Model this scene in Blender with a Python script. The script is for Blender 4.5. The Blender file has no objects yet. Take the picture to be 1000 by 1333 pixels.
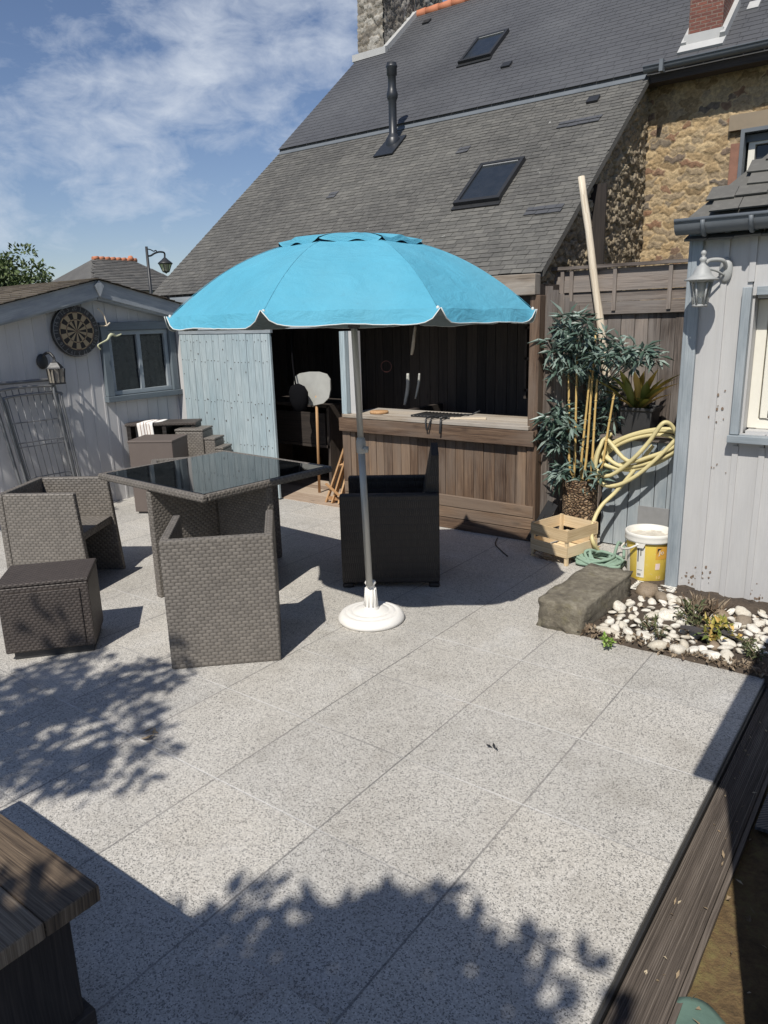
import bpy, bmesh, math, random
import numpy as np
from mathutils import Vector, Matrix, noise as mnoise
R = math.radians
random.seed(7)
sc = bpy.context.scene
col = sc.collection

# ------------------------------------------------------------------ camera
HC = 1.633
FPX, PCX, PCY = 964.5, 500.0, 666.5
pitch, roll, yaw = 0.25532, -0.0273, -0.64438
_fw = np.array([math.sin(yaw)*math.cos(pitch), math.cos(yaw)*math.cos(pitch), -math.sin(pitch)])
_rt = np.array([math.cos(yaw), -math.sin(yaw), 0.0])
_up = np.cross(_rt, _fw)
RT = math.cos(roll)*_rt + math.sin(roll)*_up
UP = -math.sin(roll)*_rt + math.cos(roll)*_up
FW = _fw
cam = bpy.data.cameras.new('camera'); camo = bpy.data.objects.new('camera', cam); col.objects.link(camo)
camo.matrix_world = Matrix(((RT[0], UP[0], -FW[0], 0), (RT[1], UP[1], -FW[1], 0), (RT[2], UP[2], -FW[2], HC), (0, 0, 0, 1)))
cam.sensor_fit = 'VERTICAL'; cam.sensor_height = 36; cam.lens = FPX/1333*36
cam.clip_start = 0.05; cam.clip_end = 3000
sc.camera = camo

def _ray(x, y): return (x-PCX)/FPX*RT - (y-PCY)/FPX*UP + FW
def _pt(d, t): return Vector((t*d[0], t*d[1], HC+t*d[2]))
def onY(x, y, Y): d = _ray(x, y); return _pt(d, Y/d[1])      # where a sight line meets the plane Y = const
def onX(x, y, X): d = _ray(x, y); return _pt(d, X/d[0])
def onZ(x, y, z=0.0): d = _ray(x, y); return _pt(d, (z-HC)/d[2])

# ------------------------------------------------------------------ node helper
class M:
    def __init__(s, name):
        s.m = bpy.data.materials.new(name); s.m.use_nodes = True
        s.t = s.m.node_tree; s.b = s.t.nodes['Principled BSDF']
        s.b.inputs['Roughness'].default_value = .7
        s._tc = None
    def n(s, typ, **kw):
        nd = s.t.nodes.new(typ)
        for k, v in kw.items():
            if k.startswith('i_'):
                key = k[2:]
                key = int(key) if key.isdigit() else key.replace('_', ' ')
                s.set(nd.inputs[key], v)
            else: setattr(nd, k, v)
        return nd
    def set(s, inp, v):
        if hasattr(v, 'is_output'): s.t.links.new(v, inp)
        else:
            if isinstance(v, (tuple, list)) and len(v) == 3 and inp.type == 'RGBA': v = (*v, 1)
            inp.default_value = v
    def tc(s, k='Object'):
        if s._tc is None: s._tc = s.t.nodes.new('ShaderNodeTexCoord')
        return s._tc.outputs[k]
    def map(s, v, scale=(1, 1, 1), loc=(0, 0, 0), rot=(0, 0, 0)):
        return s.n('ShaderNodeMapping', i_Vector=v, i_Scale=scale, i_Location=loc, i_Rotation=rot).outputs[0]
    def noise(s, v, scale, detail=4, rough=.55, dist=0, out=0):
        return s.n('ShaderNodeTexNoise', i_Vector=v, i_Scale=scale, i_Detail=detail, i_Roughness=rough, i_Distortion=dist).outputs[out]
    def vor(s, v, scale, feature='F1', out='Color', rnd=1):
        return s.n('ShaderNodeTexVoronoi', feature=feature, i_Vector=v, i_Scale=scale, i_Randomness=rnd).outputs[out]
    def ramp(s, f, stops, interp='LINEAR'):
        nd = s.n('ShaderNodeValToRGB', i_Fac=f); cr = nd.color_ramp; cr.interpolation = interp
        while len(cr.elements) < len(stops): cr.elements.new(.5)
        for e, (p, c) in zip(cr.elements, stops):
            e.position = p; e.color = (c, c, c, 1) if isinstance(c, (int, float)) else (*c, 1)
        return nd.outputs[0]
    def mix(s, f, a, b, mode='MIX'):
        nd = s.n('ShaderNodeMix', data_type='RGBA', blend_type=mode)
        s.set(nd.inputs[0], f); s.set(nd.inputs[6], a if not isinstance(a, tuple) else (*a, 1)); s.set(nd.inputs[7], b if not isinstance(b, tuple) else (*b, 1))
        return nd.outputs[2]
    def math(s, op, a, b=0.0, c=None):
        nd = s.n('ShaderNodeMath', operation=op); s.set(nd.inputs[0], a); s.set(nd.inputs[1], b)
        if c is not None: s.set(nd.inputs[2], c)
        return nd.outputs[0]
    def sep(s, v): return s.n('ShaderNodeSeparateXYZ', i_0=v).outputs
    def comb(s, x, y, z=0.0): return s.n('ShaderNodeCombineXYZ', i_0=x, i_1=y, i_2=z).outputs[0]
    def bump(s, h, strength=.5, dist=.01, normal=None):
        nd = s.n('ShaderNodeBump', i_Strength=strength, i_Distance=dist, i_Height=h)
        if normal is not None: s.set(nd.inputs['Normal'], normal)
        return nd.outputs[0]
    def island(s): return s.n('ShaderNodeNewGeometry').outputs['Random Per Island']
    def out(s, color=None, rough=None, normal=None, **kw):
        if color is not None: s.set(s.b.inputs['Base Color'], color)
        if rough is not None: s.set(s.b.inputs['Roughness'], rough)
        if normal is not None: s.set(s.b.inputs['Normal'], normal)
        for k, v in kw.items(): s.set(s.b.inputs[k.replace('_', ' ')], v)
        return s.m

def plain(name, c, rough=.6, metal=0.0, var=.25, scale=30, spec=.5, bump=.1):
    m = M(name); v = m.tc('Object')
    f = m.noise(v, scale, 5, .6)
    g = m.noise(v, scale*.15, 3, .5)
    lo = tuple(x*(1-var) for x in c); hi = tuple(min(1, x*(1+var)) for x in c)
    cc = m.mix(m.math('MULTIPLY_ADD', f, .6, m.math('MULTIPLY', g, .4)), lo, hi)
    rr = m.math('MULTIPLY_ADD', f, .25, rough-.12)
    return m.out(cc, rr, m.bump(f, bump, .003), Metallic=metal)

def wood(name, dark, mid, light, rough=.75, gs=1.0, bump=.5, knots=True, grey=None):
    """planks: UV u across the board, v along the grain"""
    m = M(name); uv = m.tc('UV'); isl = m.island()
    off = m.comb(m.math('MULTIPLY', isl, 37.0), m.math('MULTIPLY', isl, 91.0), isl)
    v0 = m.n('ShaderNodeVectorMath', operation='ADD', i_0=uv, i_1=off).outputs[0]
    warp = m.noise(m.map(v0, (7*gs, 2.2*gs, 1)), 1, 2, .5)
    v1 = m.n('ShaderNodeVectorMath', operation='ADD', i_0=v0, i_1=m.comb(m.math('MULTIPLY', warp, .03), 0.0)).outputs[0]
    fine = m.noise(m.map(v1, (260*gs, 5*gs, 1)), 1, 4, .6)
    broad = m.noise(m.map(v1, (45*gs, 1.6*gs, 1)), 1, 4, .6)
    f = m.math('MULTIPLY_ADD', fine, .6, m.math('MULTIPLY', broad, .4))
    f = m.math('ADD', f, m.math('MULTIPLY', m.math('SUBTRACT', isl, .5), .28))
    c = m.ramp(f, [(.33, dark), (.5, mid), (.67, light)])
    if knots:
        kd = m.vor(m.map(v0, (9*gs, 3.2*gs, 1)), 1, 'F1', 'Distance')
        kn = m.ramp(kd, [(0.04, 1.0), (0.16, 0.0)])
        c = m.mix(m.math('MULTIPLY', kn, .55), c, tuple(x*.45 for x in dark))
    if grey is not None:
        gmask = m.ramp(m.noise(m.map(v0, (6, 1.5, 1)), 1, 4, .6), [(.42, 0.0), (.62, 1.0)])
        c = m.mix(m.math('MULTIPLY', gmask, .7), c, grey)
    return m.out(c, rough, m.bump(f, bump, .004))

def paint(name, c, c2, under, rough=.55, wear=.5, vscale=1.0, bump=.25, grain=.3):
    """painted boards, worn: UV u across, v along"""
    m = M(name); uv = m.tc('UV'); isl = m.island()
    off = m.comb(m.math('MULTIPLY', isl, 37.0), m.math('MULTIPLY', isl, 91.0), isl)
    v0 = m.n('ShaderNodeVectorMath', operation='ADD', i_0=uv, i_1=off).outputs[0]
    big = m.noise(m.map(v0, (5*vscale, 1.4*vscale, 1)), 1, 5, .6)
    fine = m.noise(m.map(v0, (190, 6, 1)), 1, 4, .6)
    spk = m.noise(m.map(v0, (70, 45, 1)), 1, 5, .7)
    cc = m.mix(m.ramp(big, [(.3, 0.0), (.7, 1.0)]), c, c2)
    cc = m.mix(m.math('MULTIPLY', m.ramp(fine, [(.35, 1.0), (.6, 0.0)]), grain), cc, tuple(x*.6 for x in c))
    cc = m.mix(m.math('MULTIPLY', m.math('SUBTRACT', isl, .5), .25), cc, (1, 1, 1)) if False else cc
    wmask = m.math('MULTIPLY', m.ramp(spk, [(.66, 0.0), (.72, 1.0)]), m.ramp(big, [(.45, 0.0), (.65, 1.0)]))
    cc = m.mix(m.math('MULTIPLY', wmask, wear), cc, under)
    return m.out(cc, rough, m.bump(m.math('ADD', fine, m.math('MULTIPLY', wmask, -.6)), bump, .003))

def wicker(name, c, w=.035, h=.0168, rough=.55, dark=.48, var=.3, bmp=.55):
    """flat woven resin strands: UV u horizontal, v vertical, in metres"""
    m = M(name); uv = m.tc('UV'); s = m.sep(uv)
    u = m.math('DIVIDE', s[0], w); vv = m.math('DIVIDE', s[1], h)
    row = m.math('FLOOR', vv)
    par = m.math('MULTIPLY', m.math('MODULO', m.math('ABSOLUTE', row), 2.0), .5)
    uu = m.math('FRACT', m.math('ADD', u, par))
    vf = m.math('FRACT', vv)
    hu = m.math('SINE', m.math('MULTIPLY', uu, math.pi))
    hv = m.math('SINE', m.math('MULTIPLY', vf, math.pi))
    hgt = m.math('MULTIPLY', m.math('POWER', hu, .8), m.math('POWER', hv, .4))
    cell = m.n('ShaderNodeTexWhiteNoise', noise_dimensions='2D', i_Vector=m.comb(m.math('FLOOR', m.math('ADD', u, par)), row)).outputs[0]
    strk = m.noise(m.map(uv, (40, 500, 1)), 1, 3, .6)
    big = m.noise(m.map(uv, (3, 3, 1)), 1, 3, .6)
    tone = m.math('ADD', m.math('MULTIPLY', cell, .5), m.math('ADD', m.math('MULTIPLY', strk, .35), m.math('MULTIPLY', big, .3)))
    cc = m.mix(tone, tuple(x*(1-var) for x in c), tuple(x*(1+var) for x in c))
    cc = m.mix(m.ramp(hgt, [(.0, 1.0), (.5, 0.0)]), cc, tuple(x*dark for x in c))
    return m.out(cc, rough, m.bump(m.math('ADD', hgt, m.math('MULTIPLY', strk, .12)), bmp, .005))

# ------------------------------------------------------------------ mesh builder
class MB:
    def __init__(s): s.v = []; s.f = []; s.uv = []; s.mi = []; s.sm = []
    def face(s, idx, uvs, mi=0, smooth=False): s.f.append(tuple(idx)); s.uv.append(uvs); s.mi.append(mi); s.sm.append(smooth)
    def poly(s, pts, grain=None, mi=0, smooth=False, off=(0, 0)):
        """a planar polygon; UV u across / v along `grain` (a vector; default: up)"""
        pts = [Vector(p) for p in pts]; b = len(s.v); s.v += [tuple(p) for p in pts]
        nrm = Vector((0, 0, 0))
        for i in range(len(pts)):
            a, c = pts[i], pts[(i+1) % len(pts)]
            nrm += Vector(((a.y-c.y)*(a.z+c.z), (a.z-c.z)*(a.x+c.x), (a.x-c.x)*(a.y+c.y)))
        if nrm.length < 1e-12: nrm = Vector((0, 0, 1))
        nrm.normalize()
        g = Vector(grain) if grain is not None else Vector((0, 0, 1))
        g = g - nrm*g.dot(nrm)
        if g.length < 1e-3: g = Vector((0, 1, 0)) - nrm*nrm.y
        if g.length < 1e-3: g = Vector((1, 0, 0))
        g.normalize(); a = g.cross(nrm)
        s.face(range(b, b+len(pts)), [(p.dot(a)+off[0], p.dot(g)+off[1]) for p in pts], mi, smooth)
    def box(s, c, size, rot=None, grain='long', mi=0, taper=None):
        """rot: Matrix 3x3 or z angle; shared vertices so bevels work"""
        hx, hy, hz = (x/2 for x in size)
        L = [Vector((x, y, z)) for z in (-hz, hz) for y in (-hy, hy) for x in (-hx, hx)]
        if taper:
            for p in L:
                if p.z > 0: p.x *= taper; p.y *= taper
        m = Matrix.Identity(3) if rot is None else (Matrix.Rotation(rot, 3, 'Z') if not isinstance(rot, Matrix) else rot)
        b = len(s.v); c = Vector(c); s.v += [tuple(c + m @ p) for p in L]
        ax = max(range(3), key=lambda i: size[i]) if grain == 'long' else grain
        o = (random.random()*3, random.random()*3)
        for f, na in (((0, 2, 3, 1), 2), ((4, 5, 7, 6), 2), ((0, 1, 5, 4), 1), ((2, 6, 7, 3), 1), ((0, 4, 6, 2), 0), ((1, 3, 7, 5), 0)):
            others = [i for i in range(3) if i != na]
            if ax in others: va = ax; ua = [i for i in others if i != ax][0]
            else: ua, va = others
            if grain == 2 and na != 2: pass
            s.face([b+i for i in f], [(L[i][ua]+(o[0] if grain == 'long' else 0), L[i][va]+(o[1] if grain == 'long' else 0)) for i in f], mi)
    def beam(s, p0, p1, w, h, up=(0, 0, 1), mi=0):
        p0, p1 = Vector(p0), Vector(p1); d = p1-p0; L = d.length; y = d.normalized(); upv = Vector(up)
        if abs(y.dot(upv)) > .98: upv = Vector((1, 0, 0))
        x = y.cross(upv).normalized(); z = x.cross(y)
        m = Matrix((x, y, z)).transposed()
        s.box((p0+p1)/2, (w, L, h), m, 1, mi)
        k = 6; o = random.random()*5
        for i in range(len(s.uv)-k, len(s.uv)): s.uv[i] = [(a+o, b+o*2) for a, b in s.uv[i]]
    def tube(s, pts, r, n=8, closed=False, cap=True, mi=0):
        pts = [Vector(p) for p in pts]; rs = r if isinstance(r, (list, tuple)) else [r]*len(pts)
        N = len(pts); b = len(s.v); t0 = None; x = None; run = 0.0; runs = []
        for i, p in enumerate(pts):
            if closed: t = (pts[(i+1) % N]-pts[i-1])
            else: t = pts[min(i+1, N-1)]-pts[max(i-1, 0)]
            if t.length < 1e-9: t = Vector((0, 0, 1))
            t.normalize()
            if x is None: x = t.orthogonal().normalized()
            else:
                x = x - t*x.dot(t)
                x = x.normalized() if x.length > 1e-6 else t.orthogonal().normalized()
            y = t.cross(x)
            if i: run += (p-pts[i-1]).length
            runs.append(run)
            for k in range(n):
                a = 2*math.pi*k/n; s.v.append(tuple(p+(x*math.cos(a)+y*math.sin(a))*rs[i]))
        for i in range(N if closed else N-1):
            j = (i+1) % N
            for k in range(n):
                k2 = (k+1) % n
                c = 2*math.pi*rs[i]/n
                s.face((b+i*n+k, b+i*n+k2, b+j*n+k2, b+j*n+k), [(k*c, runs[i]), ((k+1)*c, runs[i]), ((k+1)*c, runs[j] if j else run), (k*c, runs[j] if j else run)], mi, True)
        if cap and not closed:
            s.face([b+k for k in range(n)][::-1], [(0, 0)]*n, mi)
            s.face([b+(N-1)*n+k for k in range(n)], [(0, 0)]*n, mi)
    def lathe(s, prof, c=(0, 0, 0), n=32, mi=0, smooth=True, sx=1, sy=1):
        b = len(s.v); c = Vector(c)
        for r, z in prof:
            for k in range(n):
                a = 2*math.pi*k/n; s.v.append((c.x+r*math.cos(a)*sx, c.y+r*math.sin(a)*sy, c.z+z))
        L = 0
        for i in range(len(prof)-1):
            d = math.hypot(prof[i+1][0]-prof[i][0], prof[i+1][1]-prof[i][1])
            rr = max(prof[i][0], prof[i+1][0])
            for k in range(n):
                k2 = (k+1) % n; u0, u1 = rr*2*math.pi*k/n, rr*2*math.pi*(k+1)/n
                s.face((b+i*n+k, b+i*n+k2, b+(i+1)*n+k2, b+(i+1)*n+k), [(u0, L), (u1, L), (u1, L+d), (u0, L+d)], mi, smooth)
            L += d
    def disc(s, c, r, n=24, nrm=(0, 0, 1), mi=0, r0=0):
        nrm = Vector(nrm).normalized(); x = nrm.orthogonal().normalized(); y = nrm.cross(x); c = Vector(c)
        b = len(s.v)
        for k in range(n):
            a = 2*math.pi*k/n; s.v.append(tuple(c+(x*math.cos(a)+y*math.sin(a))*r))
        s.face(range(b, b+n), [(r*math.cos(2*math.pi*k/n), r*math.sin(2*math.pi*k/n)) for k in range(n)], mi)
    def prism(s, pts, d, mi=0, grain=None):
        """extrude a planar polygon by vector d"""
        pts = [Vector(p) for p in pts]; d = Vector(d)
        s.poly(pts[::-1], grain, mi); s.poly([p+d for p in pts], grain, mi)
        for i in range(len(pts)):
            a, c = pts[i], pts[(i+1) % len(pts)]
            s.poly([a, c, c+d, a+d], grain, mi)
    def build(s, name, mats, parent=None, bevel=0, local=True, weld=False):
        me = bpy.data.meshes.new(name)
        off = Vector((0, 0, 0))
        if parent is not None and not local: off = root_loc(parent)
        me.from_pydata([tuple(Vector(p)-off) for p in s.v] if off.length else s.v, [], s.f)
        if not isinstance(mats, (list, tuple)): mats = [mats]
        for m in mats: me.materials.append(m)
        ul = me.uv_layers.new(name='UVMap')
        flat = [c for f in s.uv for p in f for c in p]
        ul.data.foreach_set('uv', flat)
        me.polygons.foreach_set('material_index', s.mi)
        me.polygons.foreach_set('use_smooth', s.sm)
        me.validate(); me.update()
        o = bpy.data.objects.new(name, me); col.objects.link(o)
        if parent is not None: o.parent = parent
        if bevel:
            b = o.modifiers.new('soft_edges', 'BEVEL'); b.width = bevel; b.segments = 2; b.limit_method = 'ANGLE'; b.angle_limit = R(40)
        return o

def root_loc(o):
    p = Vector((0, 0, 0))
    while o is not None: p = p+o.location; o = o.parent
    return p
def tag(o, label, cat, group=None, kind=None):
    o['label'] = label; o['category'] = cat
    if group: o['group'] = group
    if kind: o['kind'] = kind
    return o
def struct(o, kind='structure', label=None):
    o['kind'] = kind
    if label: o['label'] = label
    return o
def thing(name, label, cat, loc=(0, 0, 0), rz=0, group=None):
    o = bpy.data.objects.new(name, None); col.objects.link(o); o.empty_display_size = .1
    o.location = loc; o.rotation_euler = (0, 0, rz)
    return tag(o, label, cat, group)
def children(o): return [c for c in bpy.data.objects if c.parent is o]
def copy_tree(o, parent=None):
    kids = children(o)
    c = o.copy(); col.objects.link(c); c.parent = parent
    for k in kids: copy_tree(k, c)
    return c
def place(o, loc, rz, label):
    o.location = loc; o.rotation_euler = (0, 0, rz); o['label'] = label; return o
def smooth_path(pts, n=8, closed=False):
    """Catmull-Rom"""
    P = [Vector(p) for p in pts]; out = []; N = len(P)
    rng = range(N) if closed else range(N-1)
    for i in rng:
        p0 = P[i-1] if (closed or i) else P[0]; p1 = P[i]; p2 = P[(i+1) % N]; p3 = P[(i+2) % N] if (closed or i+2 < N) else P[-1]
        for k in range(n):
            t = k/n
            out.append(.5*((2*p1)+(p2-p0)*t+(2*p0-5*p1+4*p2-p3)*t*t+(3*p1-p0-3*p2+p3)*t**3))
    if not closed: out.append(P[-1])
    return out

# ------------------------------------------------------------------ materials
def granite():
    m = M('granite_slabs'); v = m.tc('Object'); s = m.sep(v)
    cell = m.vor(v, 275, 'F1', 'Color'); cs = m.n('ShaderNodeSeparateColor', i_0=cell).outputs[0]
    c = m.ramp(cs, [(0, (.11, .11, .11)), (.12, (.2, .198, .19)), (.18, (.42, .408, .385)), (.45, (.51, .497, .47)), (.75, (.57, .56, .535)), (1, (.70, .69, .67))])
    cell2 = m.n('ShaderNodeSeparateColor', i_0=m.vor(v, 175, 'F1', 'Color')).outputs[1]
    c = m.mix(m.ramp(cell2, [(.0, .6), (.06, .6), (.08, 0.0)], 'LINEAR'), c, (.13, .13, .13))
    c = m.mix(.15, c, m.ramp(m.noise(v, 500, 3, .6), [(.35, .28), (.65, .66)]))
    gx = m.math('DIVIDE', m.math('ADD', s[0], .47), .5); gy = m.math('DIVIDE', m.math('SUBTRACT', s[1], .04), .5)
    rnd = m.n('ShaderNodeTexWhiteNoise', noise_dimensions='2D', i_Vector=m.comb(m.math('FLOOR', gx), m.math('FLOOR', gy))).outputs[0]
    c = m.mix(1.0, c, m.ramp(rnd, [(0, (.89, .872, .842)), (.5, (.95, .922, .878)), (1, (1.0, .97, .918))]), 'MULTIPLY')
    big = m.noise(v, 1.3, 5, .6)
    c = m.mix(1.0, c, m.ramp(big, [(.3, (.86, .85, .83)), (.55, (1, 1, 1)), (.75, (1, .98, .95))]), 'MULTIPLY')
    # whitish bloom left on the slabs and round some joints
    bl = m.ramp(m.noise(v, 2.6, 6, .65), [(.58, 0.0), (.75, 1.0)])
    c = m.mix(m.math('MULTIPLY', bl, .28), c, (.62, .62, .62))
    dirt = m.ramp(m.noise(m.map(v, (1, 1, 1), (5.3, 2.2, 0)), 3.4, 7, .7), [(.52, 0.0), (.74, 1.0)])
    c = m.mix(m.math('MULTIPLY', dirt, .38), c, (.21, .19, .16))
    rust = m.ramp(m.noise(m.map(v, loc=(3.1, 1.7, 0)), 1.7, 4, .6), [(.64, 0.0), (.75, 1.0)])
    c = m.mix(m.math('MULTIPLY', rust, .25), c, (.36, .29, .22))
    def line(g, w):
        d = m.math('ABSOLUTE', m.math('SUBTRACT', m.math('FRACT', m.math('ADD', g, .5)), .5))
        return m.ramp(m.math('MULTIPLY', d, .5/w), [(.5, 1.0), (1.0, 0.0)])
    wob = m.math('MULTIPLY', m.math('SUBTRACT', m.noise(v, 30, 2, .5), .5), .006)
    lx = line(m.math('ADD', gx, wob), .0045); ly = line(m.math('ADD', gy, wob), .0045)
    jn = m.noise(v, 1.1, 3, .5)
    c = m.mix(m.math('MULTIPLY', lx, .65), c, m.mix(m.ramp(jn, [(.45, 0.0), (.55, 1.0)]), (.09, .09, .09), (.2, .19, .18)))
    c = m.mix(m.math('MULTIPLY', ly, .6), c, m.mix(m.ramp(jn, [(.4, 0.0), (.55, 1.0)]), (.22, .21, .2), (.62, .61, .59)))
    hgt = m.math('SUBTRACT', m.noise(v, 300, 3, .6), m.math('MULTIPLY', m.math('MAXIMUM', lx, ly), 2.0))
    return m.out(c, .62, m.bump(hgt, .35, .002))
MAT = {}
MAT['granite'] = granite()
def soil(name, a, b, c, sc_=60):
    m = M(name); v = m.tc('Object')
    f = m.noise(v, sc_, 6, .7); g = m.noise(v, sc_*.12, 4, .6)
    cc = m.ramp(m.math('MULTIPLY_ADD', f, .55, m.math('MULTIPLY', g, .45)), [(.3, a), (.5, b), (.7, c)])
    return m.out(cc, .95, m.bump(f, .9, .015))
MAT['soil'] = soil('garden_soil', (.035, .026, .02), (.075, .056, .04), (.13, .1, .075))
MAT['garden'] = soil('mossy_ground', (.045, .03, .014), (.14, .09, .04), (.19, .165, .06), 38)
MAT['field'] = soil('field_grass', (.03, .05, .015), (.06, .09, .03), (.1, .12, .05), 3)
MAT['wicker'] = wicker('grey_brown_weave', (.158, .141, .122))
MAT['wicker_dark'] = wicker('dark_brown_weave', (.062, .050, .043), w=.026, h=.0145)
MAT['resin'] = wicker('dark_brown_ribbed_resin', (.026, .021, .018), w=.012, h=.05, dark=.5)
MAT['resin_brown'] = plain('plain_brown_resin', (.115, .092, .08), .6, scale=60)
MAT['bar_wood'] = wood('weathered_brown_planks', (.05, .028, .017), (.135, .084, .052), (.25, .17, .11), grey=(.17, .13, .1))
MAT['bar_beam'] = wood('weathered_beam', (.10, .08, .062), (.24, .195, .15), (.42, .36, .29), grey=(.36, .33, .29))
MAT['bar_top'] = wood('silvery_counter_top', (.17, .13, .095), (.34, .285, .22), (.5, .44, .36), grey=(.4, .37, .33))
MAT['fence_wood'] = wood('old_fence_wood', (.04, .03, .025), (.13, .104, .087), (.29, .245, .21), grey=(.21, .19, .175), bump=.7)
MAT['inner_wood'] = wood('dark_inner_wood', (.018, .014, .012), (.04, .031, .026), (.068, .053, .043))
MAT['floor_wood'] = wood('worn_floorboards', (.2, .14, .1), (.36, .27, .2), (.48, .39, .3))
MAT['pale_wood'] = wood('pale_split_wood', (.36, .28, .19), (.58, .49, .37), (.75, .68, .55), gs=.8)
MAT['crate_wood'] = wood('thin_crate_wood', (.42, .29, .15), (.62, .47, .28), (.74, .6, .4), gs=.8)
MAT['orange_wood'] = wood('varnished_wood', (.28, .14, .06), (.42, .24, .11), (.55, .36, .2))
MAT['bench_wood'] = wood('cracked_bench_wood', (.05, .034, .022), (.15, .108, .07), (.30, .235, .165), bump=.9)
MAT['sleeper'] = wood('ribbed_decking_board', (.05, .039, .031), (.105, .085, .07), (.18, .15, .125))
MAT['cane'] = plain('bamboo_cane', (.55, .38, .14), .45, scale=50)
MAT['door_paint'] = paint('pale_blue_paint', (.34, .43, .465), (.46, .53, .55), (.12, .11, .1), wear=1.0, grain=.7)
MAT['blue_trim'] = paint('blue_grey_trim_paint', (.215, .25, .275), (.37, .405, .425), (.16, .16, .16), wear=.9, vscale=1.8)
MAT['dark_trim'] = paint('dark_blue_grey_trim', (.10, .125, .145), (.17, .2, .22), (.1, .1, .1), wear=.6)
MAT['barge_paint'] = paint('flaking_grey_paint', (.2, .23, .26), (.42, .44, .45), (.5, .5, .5), wear=.7, vscale=1.6)
MAT['shed_paint'] = paint('lilac_grey_paint', (.44, .435, .43), (.51, .505, .495), (.2, .18, .16), wear=.9, bump=.1, grain=.12)
MAT['shed_paint_left'] = paint('warm_grey_paint', (.48, .475, .47), (.56, .55, .545), (.4, .38, .36), wear=.4, bump=.02, grain=.12)
MAT['box_paint'] = paint('faded_blue_paint', (.24, .28, .31), (.40, .43, .44), (.2, .17, .14), wear=1.0, vscale=1.6)
MAT['grey_sheet'] = plain('grey_fibre_sheet', (.25, .25, .25), .8)
MAT['white_pvc'] = plain('cream_window_plastic', (.74, .71, .62), .4, var=.06)
MAT['zinc'] = plain('zinc', (.13, .145, .16), .55, .0, scale=12)
MAT['lead'] = plain('pale_flashing', (.42, .42, .41), .7, .0, scale=10)
MAT['black_metal'] = plain('black_metal', (.025, .026, .028), .45, scale=30)
MAT['flue'] = plain('dark_grey_enamel', (.022, .025, .03), .4, scale=20, var=.12)
MAT['alu'] = plain('dull_aluminium', (.42, .42, .40), .5, .6, scale=20, var=.15)
MAT['steel'] = plain('galvanised_wire', (.2, .205, .21), .45, .5, scale=30)
MAT['lantern'] = plain('pale_grey_cast_metal', (.36, .365, .355), .6, .1, scale=60)
MAT['black_plastic'] = plain('black_plastic', (.03, .03, .031), .45, scale=40)
MAT['soot'] = plain('black_cloth', (.006, .006, .007), 1.0); MAT['soot'].node_tree.nodes['Principled BSDF'].inputs['Specular IOR Level'].default_value = .05
MAT['white_base'] = plain('white_concrete', (.76, .74, .7), .6, var=.1, scale=45)
MAT['ridge'] = plain('orange_ridge_tiles', (.5, .19, .1), .8, scale=14)
MAT['mortar'] = plain('lime_mortar', (.46, .44, .4), .9, scale=25)
MAT['hose'] = plain('cream_yellow_hose', (.60, .52, .27), .5, var=.3, scale=9)
MAT['rope'] = plain('green_rope', (.23, .33, .255), .9, scale=200, var=.4, bump=.6)
MAT['towel_white'] = plain('white_towel', (.8, .77, .73), .95, scale=200, bump=.5, var=.08)
MAT['dark_void'] = plain('dark_inside', (.02, .02, .02), .9)
MAT['red_plastic'] = plain('red_handle', (.16, .06, .05), .5)
MAT['white_plastic'] = plain('dirty_white_plastic', (.72, .7, .64), .5, var=.12, scale=25)
MAT['grey_white'] = plain('scuffed_pale_plastic', (.40, .40, .37), .6, var=.25, scale=18)
MAT['plaster'] = soil('dried_plaster', (.5, .46, .38), (.68, .63, .54), (.78, .74, .66), 40)
def glass(name, c=(.012, .014, .016), rough=.04, tint=None):
    m = M(name); v = m.tc('Object')
    d = m.noise(v, 9, 5, .6)
    return m.out(m.mix(m.ramp(d, [(.4, 0.0), (.8, 1.0)]), c, tuple(x+.012 for x in c)), m.math('MULTIPLY_ADD', d, .06, rough), IOR=1.52)
MAT['glass'] = glass('dark_window_glass')
MAT['sky_glass'] = glass('roof_window_glass', (.02, .025, .032), .1)
MAT['black_glass'] = glass('black_table_glass', (.006, .007, .008), .012)
m = M('pale_lamp_glass'); MAT['lamp_glass'] = m.out((.55, .5, .42), .25, Transmission_Weight=.6)
m = M('lantern_clear_glass'); MAT['clear_glass'] = m.out((.75, .8, .8), .06, Transmission_Weight=.9)

def slate(name, cols, lich, rough=.62, spec=.4):
    m = M(name); v = m.tc('Object'); isl = m.island()
    c = m.ramp(isl, [(i/(len(cols)-1), k) for i, k in enumerate(cols)])
    big = m.noise(v, .9, 5, .6)
    c = m.mix(1.0, c, m.ramp(big, [(.3, (.72, .71, .7)), (.7, (1.2, 1.18, 1.12))]), 'MULTIPLY')
    f = m.noise(v, 26, 5, .65)
    c = m.mix(m.math('MULTIPLY', m.ramp(f, [(.5, 0.0), (.72, 1.0)]), lich[1]), c, lich[0])
    sp = m.noise(v, 5.5, 6, .75)
    c = m.mix(m.math('MULTIPLY', m.ramp(sp, [(.68, 0.0), (.72, 1.0)]), lich[2]), c, (.5, .5, .46))
    return m.out(c, rough, m.bump(f, .35, .004))
MAT['slate_old'] = slate('old_lichen_slate', [(.078, .077, .073), (.104, .102, .096), (.088, .086, .082), (.126, .123, .115), (.097, .095, .09)], ((.175, .169, .15), .5, .65), .8)
MAT['slate_new'] = slate('blue_grey_slate', [(.07, .073, .082), (.078, .081, .09), (.074, .077, .086)], ((.09, .092, .098), .3, 0.0), .6)
MAT['slate_far'] = slate('far_slate', [(.09, .09, .09), (.13, .125, .12)], ((.16, .15, .13), .4, .3), .85)
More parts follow.
